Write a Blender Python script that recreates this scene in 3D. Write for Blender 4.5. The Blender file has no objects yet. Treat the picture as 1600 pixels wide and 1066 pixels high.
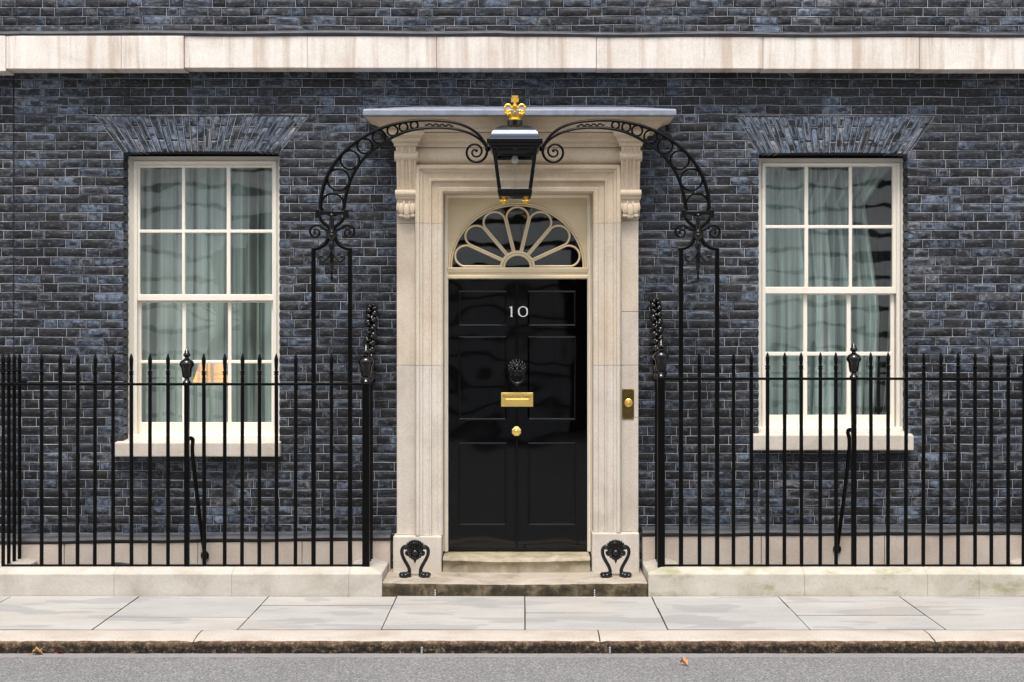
import bpy, bmesh, math, random
import numpy as np
from mathutils import Vector, Matrix

SC = bpy.context.scene
COL = SC.collection
R = math.radians
rng = random.Random(10)

# ------------------------------------------------------------------ camera, sky, sun, exposure
FPX = 2375.0          # focal length in photograph pixels (1600 wide)
DW = 12.5             # camera to wall face, metres
VX, VY = 815.0, 515.0 # where the camera axis meets the photograph
HC = 2.07             # camera height above the pavement
cam = bpy.data.cameras.new('camera')
camo = bpy.data.objects.new('camera', cam)
COL.objects.link(camo)
SC.camera = camo
cam.sensor_width = 36.0
cam.lens = FPX / 1600.0 * 36.0
cam.shift_x = -(VX - 800.0) / 1600.0
cam.shift_y = (VY - 533.0) / 1600.0
cam.clip_start = 0.1
cam.clip_end = 600.0
camo.location = (0, -DW, HC)
camo.rotation_euler = (R(90), 0, 0)

SUN_EL, SUN_AZ = R(66), R(184)     # azimuth measured from +Y, clockwise seen from above
world = bpy.data.worlds.new('World')
SC.world = world
world.use_nodes = True
wn = world.node_tree
wn.nodes.clear()
w_out = wn.nodes.new('ShaderNodeOutputWorld')
w_bg = wn.nodes.new('ShaderNodeBackground')
w_sky = wn.nodes.new('ShaderNodeTexSky')
w_sky.sky_type = 'NISHITA'
w_sky.sun_disc = False
w_sky.sun_elevation = SUN_EL
w_sky.sun_rotation = SUN_AZ
w_sky.air_density = 1.0
w_sky.dust_density = 4.0
w_sky.ozone_density = 1.0
w_bg.inputs['Strength'].default_value = 0.13
w_hs = wn.nodes.new('ShaderNodeHueSaturation')     # cloud cover: the blue of the clear sky is mostly gone
w_hs.inputs['Saturation'].default_value = 0.45
wn.links.new(w_sky.outputs[0], w_hs.inputs['Color'])
wn.links.new(w_hs.outputs[0], w_bg.inputs['Color'])
wn.links.new(w_bg.outputs[0], w_out.inputs['Surface'])
sun = bpy.data.lights.new('sun', 'SUN')
sun.energy = 1.5
sun.angle = R(16)
sun.color = (1.0, 0.95, 0.88)
suno = bpy.data.objects.new('sun', sun)
COL.objects.link(suno)
sd = Vector((math.sin(SUN_AZ) * math.cos(SUN_EL), math.cos(SUN_AZ) * math.cos(SUN_EL), math.sin(SUN_EL)))
suno.rotation_euler = sd.to_track_quat('Z', 'Y').to_euler()
suno.location = (0, -12, 20)
SC.view_settings.view_transform = 'Standard'
SC.view_settings.look = 'None'
SC.view_settings.gamma = 1.0
SC.view_settings.use_curve_mapping = False
SC.view_settings.exposure = 0.97


def SS(Y):
    return FPX / (DW + Y)


def PX(px, Y=0.0):
    return (px - VX) / SS(Y)


def PZ(py, Y=0.0):
    return HC - (py - VY) / SS(Y)


# ------------------------------------------------------------------ materials
class NT:
    """small helper to wire a material"""
    def __init__(self, name):
        self.m = bpy.data.materials.new(name)
        self.m.use_nodes = True
        self.t = self.m.node_tree
        self.t.nodes.clear()
        self.out = self.t.nodes.new('ShaderNodeOutputMaterial')
        self.geo = None

    def n(self, typ, **kw):
        nd = self.t.nodes.new(typ)
        for k, v in kw.items():
            setattr(nd, k, v)
        return nd

    def l(self, a, b):
        self.t.links.new(a, b)

    def pos(self, scale=(1, 1, 1), loc=(0, 0, 0), rot=(0, 0, 0)):
        if self.geo is None:
            self.geo = self.n('ShaderNodeNewGeometry')
        mp = self.n('ShaderNodeMapping')
        mp.inputs['Scale'].default_value = scale
        mp.inputs['Location'].default_value = loc
        mp.inputs['Rotation'].default_value = rot
        self.l(self.geo.outputs['Position'], mp.inputs['Vector'])
        return mp.outputs[0]

    def noise(self, scale, detail=4, rough=0.55, vec=None, dist=0.0):
        nd = self.n('ShaderNodeTexNoise')
        nd.inputs['Scale'].default_value = scale
        nd.inputs['Detail'].default_value = detail
        nd.inputs['Roughness'].default_value = rough
        nd.inputs['Distortion'].default_value = dist
        self.l(vec if vec is not None else self.pos(), nd.inputs['Vector'])
        return nd.outputs['Fac']

    def voro(self, scale, vec=None, feature='F1', out='Distance'):
        nd = self.n('ShaderNodeTexVoronoi', feature=feature)
        nd.inputs['Scale'].default_value = scale
        self.l(vec if vec is not None else self.pos(), nd.inputs['Vector'])
        return nd.outputs[out]

    def ramp(self, fac, stops, interp='LINEAR'):
        nd = self.n('ShaderNodeValToRGB')
        cr = nd.color_ramp
        cr.interpolation = interp
        while len(cr.elements) < len(stops):
            cr.elements.new(0.5)
        for e, (p, c) in zip(cr.elements, stops):
            e.position = p
            if isinstance(c, (int, float)):
                c = (c, c, c)
            e.color = (*c[:3], 1)
        self.l(fac, nd.inputs[0])
        return nd.outputs[0]

    def mix(self, fac, a, b, mode='MIX'):
        nd = self.n('ShaderNodeMix', data_type='RGBA', blend_type=mode)
        for sock, v in ((nd.inputs[0], fac), (nd.inputs[6], a), (nd.inputs[7], b)):
            if hasattr(v, 'is_linked'):
                self.l(v, sock)
            elif isinstance(v, (int, float)):
                sock.default_value = v if sock.type == 'VALUE' else (v, v, v, 1)
            else:
                sock.default_value = (*v[:3], 1)
        return nd.outputs[2]

    def math(self, op, a, b=0.0):
        nd = self.n('ShaderNodeMath', operation=op)
        for sock, v in ((nd.inputs[0], a), (nd.inputs[1], b)):
            if hasattr(v, 'is_linked'):
                self.l(v, sock)
            else:
                sock.default_value = v
        return nd.outputs[0]

    def bump(self, h, strength=0.3, dist=0.01, prev=None):
        nd = self.n('ShaderNodeBump')
        nd.inputs['Strength'].default_value = strength
        nd.inputs['Distance'].default_value = dist
        self.l(h, nd.inputs['Height'])
        if prev is not None:
            self.l(prev, nd.inputs['Normal'])
        return nd.outputs[0]

    def bsdf(self, color, rough=0.6, metal=0.0, spec=0.5, normal=None, coat=0.0, coat_rough=0.05, emit=None, estr=0.0):
        b = self.n('ShaderNodeBsdfPrincipled')
        for key, v in (('Base Color', color), ('Roughness', rough), ('Metallic', metal), ('Specular IOR Level', spec)):
            s = b.inputs[key]
            if hasattr(v, 'is_linked'):
                self.l(v, s)
            elif s.type == 'RGBA':
                s.default_value = (*v[:3], 1)
            else:
                s.default_value = v
        b.inputs['Coat Weight'].default_value = coat
        b.inputs['Coat Roughness'].default_value = coat_rough
        if normal is not None:
            self.l(normal, b.inputs['Normal'])
        if emit is not None:
            b.inputs['Emission Color'].default_value = (*emit, 1)
            b.inputs['Emission Strength'].default_value = estr
        self.l(b.outputs[0], self.out.inputs['Surface'])
        return b


def mat_brick():
    t = NT('black_stock_brick')
    at = t.n('ShaderNodeAttribute', attribute_name='tone')
    tone = at.outputs['Fac']
    big = t.noise(1.1, 3)
    nz = t.noise(26, 7, 0.74, dist=0.5)
    v = t.math('ADD', t.math('MULTIPLY', tone, 0.40), t.math('MULTIPLY', nz, 1.55))
    v = t.math('SUBTRACT', v, 0.415)
    v = t.math('ADD', v, t.math('MULTIPLY', t.math('SUBTRACT', big, 0.5), 0.70))
    col = t.ramp(v, [(0.34, (0.0035, 0.004, 0.006)), (0.47, (0.013, 0.016, 0.023)), (0.58, (0.042, 0.050, 0.066)), (0.74, (0.105, 0.122, 0.152)), (0.95, (0.21, 0.235, 0.275))])
    # a blue or a brownish cast from brick to brick
    hue = t.math('ADD', t.math('FRACT', t.math('MULTIPLY', tone, 13.7)), t.math('MULTIPLY', t.math('SUBTRACT', t.noise(0.8, 3, vec=t.pos((1, 1, 1.2), (2, 0, 7))), 0.5), 1.0))
    col = t.mix(t.math('MULTIPLY', t.math('GREATER_THAN', hue, 0.30), 0.75), col, t.mix(1.0, col, (0.86, 1.0, 1.15), 'MULTIPLY'))
    col = t.mix(t.math('MULTIPLY', t.math('LESS_THAN', hue, 0.12), 0.5), col, t.mix(1.0, col, (1.22, 1.0, 0.86), 'MULTIPLY'))
    # burnt black spots
    spot = t.ramp(t.noise(8.5, 2, 0.4, vec=t.pos((1, 1, 1.7), (3, 0, 5))), [(0.575, 0.0), (0.61, 1.0)])
    col = t.mix(t.math('MULTIPLY', spot, 0.9), col, (0.004, 0.004, 0.005))
    # sooty cores, strongest on some bricks
    ca = t.n('ShaderNodeAttribute', attribute_name='core')
    cm = t.math('MULTIPLY', t.math('ADD', ca.outputs['Fac'], t.math('MULTIPLY', t.math('SUBTRACT', nz, 0.5), 1.3)), t.math('FRACT', t.math('MULTIPLY', tone, 29.3)))
    col = t.mix(t.math('MULTIPLY', t.ramp(cm, [(0.20, 0.0), (0.36, 1.0)]), 0.92), col, (0.0035, 0.0037, 0.0045))
    # pale scuffs
    sc = t.ramp(t.noise(38, 6, 0.7, vec=t.pos((0.6, 1, 1.3), (0, 4, 1))), [(0.55, 0.0), (0.68, 1.0)])
    col = t.mix(t.math('MULTIPLY', sc, 0.62), col, (0.155, 0.17, 0.20))
    nrm = t.bump(nz, 0.5, 0.006)
    nrm = t.bump(t.noise(130, 3), 0.35, 0.002, nrm)
    t.bsdf(col, t.ramp(nz, [(0.3, 0.42), (0.7, 0.75)]), spec=0.45, normal=nrm)
    return t.m


def mat_mortar():
    t = NT('sooty_mortar')
    t.bsdf((0.022, 0.0225, 0.026), 0.9, spec=0.2)
    return t.m


def mat_tuck():
    t = NT('pale_tuck_pointing')
    n1 = t.noise(3.2, 7, 0.75)
    col = t.ramp(n1, [(0.33, (0.03, 0.032, 0.037)), (0.44, (0.19, 0.195, 0.21)), (0.55, (0.38, 0.385, 0.405)), (0.72, (0.60, 0.605, 0.62))])
    t.bsdf(col, 0.9, spec=0.2, normal=t.bump(t.noise(90, 3), 0.4, 0.003))
    return t.m


def mat_stone(name, pale, mid, dark, streak=0.0, moss=0.0, scale=1.0, speck=0.0, soot=0.0):
    t = NT(name)
    n1 = t.noise(2.2 * scale, 6, 0.62, dist=0.4)
    col = t.ramp(n1, [(0.25, dark), (0.48, mid), (0.72, pale)])
    fine = t.noise(70 * scale, 4, 0.7)
    col = t.mix(0.22, col, t.mix(1.0, col, t.ramp(fine, [(0.3, 0.45), (0.7, 1.35)]), 'MULTIPLY'))
    if streak:
        s = t.noise(1.0, 5, 0.6, vec=t.pos((7.5, 1, 0.55), (1.7, 0, 0)), dist=0.3)
        col = t.mix(t.math('MULTIPLY', t.ramp(s, [(0.50, 0.0), (0.62, 1.0)]), streak), col, (0.40, 0.28, 0.20))
        s2 = t.noise(1.0, 5, 0.6, vec=t.pos((14, 1, 0.5), (9.7, 0, 4)))
        col = t.mix(t.math('MULTIPLY', t.ramp(s2, [(0.52, 0.0), (0.60, 1.0)]), streak * 0.7), col, (0.82, 0.79, 0.75))
        s3 = t.noise(1.0, 5, 0.7, vec=t.pos((22, 1, 0.9), (2.7, 0, 2)))
        col = t.mix(t.math('MULTIPLY', t.ramp(s3, [(0.60, 0.0), (0.68, 1.0)]), streak * 0.45), col, (0.16, 0.11, 0.085))
    if moss:
        ms = t.noise(3.3, 6, 0.65, vec=t.pos((1, 1, 2.0), (4, 2, 0)))
        col = t.mix(t.math('MULTIPLY', t.ramp(ms, [(0.53, 0.0), (0.68, 1.0)]), moss), col, (0.225, 0.22, 0.09))
    if speck:
        sp = t.ramp(t.noise(110, 2, 0.5, vec=t.pos((1, 1, 1), (5, 5, 5))), [(0.64, 0.0), (0.70, 1.0)])
        col = t.mix(t.math('MULTIPLY', sp, speck), col, (0.10, 0.085, 0.07))
    if soot:
        so = t.noise(4.0, 5, 0.6, vec=t.pos((1, 1, 1), (7, 1, 3)))
        col = t.mix(t.math('MULTIPLY', t.ramp(so, [(0.52, 0.0), (0.70, 1.0)]), soot), col, (0.10, 0.085, 0.065))
    nrm = t.bump(n1, 0.25, 0.012)
    nrm = t.bump(fine, 0.30, 0.003, nrm)
    t.bsdf(col, 0.85, spec=0.25, normal=nrm)
    return t.m


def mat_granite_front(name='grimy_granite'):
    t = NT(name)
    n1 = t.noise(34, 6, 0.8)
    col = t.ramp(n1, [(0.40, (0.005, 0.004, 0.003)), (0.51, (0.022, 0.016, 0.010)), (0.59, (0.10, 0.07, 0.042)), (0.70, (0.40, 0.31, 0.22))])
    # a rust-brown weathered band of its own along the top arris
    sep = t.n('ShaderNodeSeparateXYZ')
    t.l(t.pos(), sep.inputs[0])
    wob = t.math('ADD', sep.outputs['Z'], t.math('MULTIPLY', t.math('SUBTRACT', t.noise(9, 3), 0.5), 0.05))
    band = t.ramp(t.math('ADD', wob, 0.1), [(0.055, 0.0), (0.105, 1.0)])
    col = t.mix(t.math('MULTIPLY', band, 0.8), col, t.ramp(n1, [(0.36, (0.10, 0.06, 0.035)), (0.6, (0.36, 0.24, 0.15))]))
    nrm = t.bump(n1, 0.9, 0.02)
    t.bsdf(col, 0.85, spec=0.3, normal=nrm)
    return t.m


def mat_granite_top():
    t = NT('dressed_granite')
    n1 = t.noise(3.0, 5, 0.6)
    sp = t.noise(120, 3, 0.7)
    col = t.ramp(n1, [(0.3, (0.38, 0.325, 0.27)), (0.6, (0.47, 0.425, 0.375))])
    col = t.mix(0.5, col, t.mix(1.0, col, t.ramp(sp, [(0.35, 0.45), (0.6, 1.2)]), 'MULTIPLY'))
    t.bsdf(col, 0.75, spec=0.3, normal=t.bump(sp, 0.4, 0.004))
    return t.m


def mat_flag():
    t = NT('york_stone')
    oi = t.n('ShaderNodeObjectInfo')
    n1 = t.noise(1.6, 5, 0.6, vec=t.pos((1, 2.2, 1)))
    col = t.ramp(n1, [(0.3, (0.335, 0.325, 0.308)), (0.7, (0.415, 0.405, 0.388))])
    col = t.mix(0.7, col, t.mix(1.0, col, t.ramp(oi.outputs['Random'], [(0.0, (0.86, 0.86, 0.88)), (0.5, (1.0, 1.0, 1.0)), (1.0, (1.06, 1.02, 0.97))]), 'MULTIPLY'))
    damp = t.ramp(t.noise(1.3, 3, 0.5, vec=t.pos((0.9, 2.4, 1), (3.1, 8.2, 0))), [(0.55, 0.0), (0.565, 1.0)])
    col = t.mix(t.math('MULTIPLY', damp, 0.55), col, (0.255, 0.25, 0.243))
    warm = t.ramp(t.noise(0.9, 3, 0.5, vec=t.pos((1, 1.5, 1), (11.1, 3.2, 0))), [(0.58, 0.0), (0.66, 1.0)])
    col = t.mix(t.math('MULTIPLY', warm, 0.25), col, (0.41, 0.34, 0.27))
    gum = t.ramp(t.voro(5.5, vec=t.pos((1, 1, 0.01), (3, 1, 0))), [(0.05, 1.0), (0.075, 0.0)])
    col = t.mix(t.math('MULTIPLY', gum, 0.28), col, (0.16, 0.155, 0.15))
    fine = t.noise(60, 5, 0.7, vec=t.pos((0.5, 1.2, 1)))
    col = t.mix(0.2, col, t.mix(1.0, col, t.ramp(fine, [(0.35, 0.65), (0.65, 1.2)]), 'MULTIPLY'))
    t.bsdf(col, 0.7, spec=0.3, normal=t.bump(fine, 0.25, 0.004))
    return t.m


def mat_asphalt(name, a, b, c):
    t = NT(name)
    v = t.voro(75)
    n2 = t.noise(110, 5, 0.85)
    f = t.math('ADD', t.math('MULTIPLY', v, 0.7), t.math('MULTIPLY', n2, 0.55))
    col = t.ramp(f, [(0.28, a), (0.55, b), (0.85, c)])
    big = t.noise(1.3, 4)
    col = t.mix(0.5, col, t.mix(1.0, col, t.ramp(big, [(0.3, 0.82), (0.7, 1.12)]), 'MULTIPLY'))
    t.bsdf(col, 0.85, spec=0.3, normal=t.bump(f, 0.8, 0.012))
    return t.m


def mat_simple(name, col, rough=0.5, metal=0.0, spec=0.5, bump=0.0, bscale=40, coat=0.0, vary=0.0, vscale=6, coat_rough=0.05):
    t = NT(name)
    c = col
    if vary:
        c = t.mix(1.0, col, t.ramp(t.noise(vscale, 5, 0.6), [(0.3, 1.0 - vary), (0.7, 1.0 + vary * 0.4)]), 'MULTIPLY')
    nrm = t.bump(t.noise(bscale, 3), bump, 0.004) if bump else None
    t.bsdf(c, rough, metal, spec, nrm, coat=coat, coat_rough=coat_rough)
    return t.m


def mat_glass(name, tint=(0.93, 0.96, 0.95), f0=0.12, wav=0.05):
    """thin pane: what is not mirrored goes straight through, the same from both sides"""
    t = NT(name)
    nrm = t.bump(t.noise(2.2, 2, 0.4), wav, 0.06)
    lw = t.n('ShaderNodeLayerWeight')
    lw.inputs['Blend'].default_value = 0.5
    t.l(nrm, lw.inputs['Normal'])
    fr = t.math('ADD', t.math('MULTIPLY', t.math('POWER', lw.outputs['Facing'], 5.0), 1.0 - f0), f0)
    tr = t.n('ShaderNodeBsdfTransparent')
    tr.inputs['Color'].default_value = (*tint, 1)
    gl = t.n('ShaderNodeBsdfGlossy')
    gl.inputs['Roughness'].default_value = 0.015
    t.l(nrm, gl.inputs['Normal'])
    mx = t.n('ShaderNodeMixShader')
    t.l(fr, mx.inputs[0])
    t.l(tr.outputs[0], mx.inputs[1])
    t.l(gl.outputs[0], mx.inputs[2])
    t.l(mx.outputs[0], t.out.inputs['Surface'])
    return t.m


def mat_net(name, col, alpha=0.45, stripe=False, seed_x=2.3):
    t = NT(name)
    df = t.n('ShaderNodeBsdfDiffuse')
    df.inputs['Color'].default_value = (*col, 1)
    tl = t.n('ShaderNodeBsdfTranslucent')
    tl.inputs['Color'].default_value = (*col, 1)
    m1 = t.n('ShaderNodeMixShader')
    m1.inputs[0].default_value = 0.35
    t.l(df.outputs[0], m1.inputs[1])
    t.l(tl.outputs[0], m1.inputs[2])
    tr = t.n('ShaderNodeBsdfTransparent')
    m2 = t.n('ShaderNodeMixShader')
    if stripe:      # vertical opacity bands stand in for the light and dark of the folds
        w = t.noise(1.0, 3, 0.55, vec=t.pos((13, 0, 0.15), (seed_x, 0, 0)))
        t.l(t.ramp(w, [(0.40, 0.05), (0.50, alpha), (0.60, 0.72)]), m2.inputs[0])
    else:
        m2.inputs[0].default_value = alpha
    t.l(m1.outputs[0], m2.inputs[1])
    t.l(tr.outputs[0], m2.inputs[2])
    t.l(m2.outputs[0], t.out.inputs['Surface'])
    return t.m


def mat_emit(name, col, strength):
    t = NT(name)
    t.bsdf(col, 0.8, emit=col, estr=strength)
    return t.m


def mat_door():
    t = NT('black_gloss_door_paint')
    w = t.noise(2.0, 0.6, 0.3, vec=t.pos((1.5, 1, 1.6)))
    nrm = t.bump(w, 0.075, 0.05)
    t.bsdf((0.0006, 0.0006, 0.0008), 0.035, spec=0.37, normal=nrm)
    return t.m


M = {}
M['brick'] = mat_brick()
M['mortar'] = mat_mortar()
M['tuck'] = mat_tuck()
M['portland'] = mat_stone('portland_stone', (0.63, 0.58, 0.515), (0.56, 0.505, 0.44), (0.44, 0.385, 0.325), speck=0.25, soot=0.16, streak=0.10)
M['mid_stone'] = mat_stone('mid_stone', (0.66, 0.585, 0.48), (0.58, 0.50, 0.40), (0.46, 0.38, 0.29), speck=0.25, soot=0.14, streak=0.08)  # in-between stone, with some of the warm bounce put into its colour
M['tan_stone'] = mat_stone('tan_bounce_stone', (0.70, 0.59, 0.455), (0.62, 0.51, 0.375), (0.48, 0.375, 0.26), speck=0.2, soot=0.12)  # tan of the stone, plus warm bounce under the hood put into the colour
M['band_stone'] = mat_stone('rain_streaked_stone', (0.80, 0.76, 0.70), (0.72, 0.66, 0.59), (0.62, 0.54, 0.46), streak=0.48)
M['dwarf_stone'] = mat_stone('weathered_wall_stone', (0.54, 0.51, 0.45), (0.47, 0.435, 0.37), (0.36, 0.33, 0.27), moss=0.65, scale=1.6, speck=0.4)
M['dwarf_pale'] = mat_stone('pale_wall_stone', (0.53, 0.50, 0.45), (0.46, 0.425, 0.375), (0.36, 0.325, 0.28), moss=0.22, scale=1.6, speck=0.35)
M['base_stone'] = mat_stone('base_stone', (0.64, 0.56, 0.49), (0.57, 0.49, 0.42), (0.48, 0.40, 0.33), streak=0.08)
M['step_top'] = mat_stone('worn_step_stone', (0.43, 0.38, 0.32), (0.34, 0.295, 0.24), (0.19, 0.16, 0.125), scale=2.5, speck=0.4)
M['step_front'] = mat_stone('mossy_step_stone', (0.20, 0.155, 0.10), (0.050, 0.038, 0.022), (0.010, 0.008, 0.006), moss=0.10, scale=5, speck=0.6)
M['inner_step'] = mat_stone('inner_step_stone', (0.46, 0.40, 0.31), (0.34, 0.29, 0.205), (0.15, 0.125, 0.075), scale=3, moss=0.3, speck=0.4)
M['granite_front'] = mat_granite_front()
M['granite_top'] = mat_granite_top()
M['flag'] = mat_flag()
M['asphalt'] = mat_asphalt('worn_asphalt', (0.06, 0.059, 0.06), (0.155, 0.153, 0.154), (0.29, 0.287, 0.286))
M['gutter'] = mat_asphalt('gutter_mortar', (0.19, 0.178, 0.18), (0.245, 0.23, 0.23), (0.30, 0.283, 0.28))
M['joint_dirt_shade'] = mat_simple('joint_dirt_shade', (0.06, 0.05, 0.036), 0.95, bump=0.4, vary=0.4)  # dirt in the joints, also used to paint shade into gaps
M['iron'] = mat_simple('black_iron_paint', (0.0012, 0.0012, 0.0014), 0.34, spec=0.16, bump=0.12, bscale=60)
M['iron_gloss'] = mat_simple('black_gloss_iron', (0.0012, 0.0012, 0.0014), 0.08, spec=0.55, bump=0.05, bscale=40)
M['lead'] = mat_simple('grey_lead', (0.06, 0.061, 0.07), 0.55, spec=0.4, bump=0.4, bscale=14, vary=0.45, vscale=9)
M['lead_pale'] = mat_simple('weathered_lead', (0.24, 0.26, 0.32), 0.5, spec=0.4, bump=0.35, bscale=14, vary=0.3, vscale=12)
M['cream'] = mat_simple('cream_window_paint', (0.82, 0.77, 0.67), 0.35, spec=0.4, bump=0.06, bscale=30, vary=0.05)
M['cream_warm'] = mat_simple('cream_door_case_paint', (0.74, 0.615, 0.41), 0.38, spec=0.4, bump=0.06, bscale=30, vary=0.06)
M['door'] = mat_door()
M['white'] = mat_simple('white_enamel', (0.85, 0.85, 0.84), 0.35)
M['brass'] = mat_simple('polished_brass', (1.0, 0.72, 0.22), 0.42, metal=1.0, bump=0.08, bscale=30)
M['brass_dark'] = mat_simple('tarnished_brass', (0.26, 0.18, 0.055), 0.3, metal=1.0, vary=0.3, vscale=25)
M['gold'] = mat_simple('gilding', (0.88, 0.54, 0.07), 0.36, metal=0.9, bump=0.1)
M['engrave'] = mat_simple('engraving_fill', (0.10, 0.055, 0.012), 0.6)
M['roof_gloss'] = mat_simple('glossy_lantern_roof_metal', (0.060, 0.068, 0.086), 0.20, metal=0.95, bump=0.05, bscale=12)
M['glass'] = mat_glass('window_glass', (0.93, 0.965, 0.955), 0.25, 0.03)
M['fan_glass'] = mat_glass('fanlight_glass', (0.7, 0.72, 0.7), 0.19, 0.03)
M['lamp_glass'] = mat_glass('lantern_glass', (0.97, 0.97, 0.95), 0.045, 0.02)
M['bulb'] = mat_simple('frosted_bulb', (0.85, 0.84, 0.80), 0.3)
M['net'] = mat_net('net_curtain_cloth', (0.80, 0.95, 0.91), 0.33, True)
M['drape'] = mat_simple('dark_green_drape', (0.022, 0.028, 0.026), 0.85, bump=0.2)
M['drape_pale'] = mat_net('pale_green_drape', (0.42, 0.55, 0.49), 0.15)
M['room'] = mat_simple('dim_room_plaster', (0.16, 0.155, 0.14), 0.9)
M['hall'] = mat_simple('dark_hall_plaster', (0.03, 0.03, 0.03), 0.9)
M['shade'] = mat_emit('lit_amber_lampshade', (1.0, 0.36, 0.05), 2.6)
M['opp'] = mat_stone('facing_portland_stone', (0.82, 0.80, 0.75), (0.77, 0.75, 0.70), (0.68, 0.66, 0.61))
M['dark_glass'] = mat_simple('dark_window_glass', (0.01, 0.011, 0.012), 0.1)
M['leaf_brown'] = mat_simple('dry_leaf', (0.42, 0.22, 0.075), 0.7, vary=0.6, vscale=30)
M['leaf_orange'] = mat_simple('orange_leaf', (0.62, 0.24, 0.07), 0.7, vary=0.3, vscale=30)
M['leaf_red'] = mat_simple('red_leaf', (0.62, 0.05, 0.06), 0.6, vary=0.3, vscale=30)
M['rubber'] = mat_simple('black_cable_rubber', (0.012, 0.012, 0.013), 0.5)
M['zinc'] = mat_simple('dull_steel', (0.45, 0.45, 0.46), 0.35, metal=1.0)


# ------------------------------------------------------------------ mesh building
def wloc(o):
    v = Vector((0, 0, 0))
    while o is not None:
        v += o.location
        o = o.parent
    return v


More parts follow.
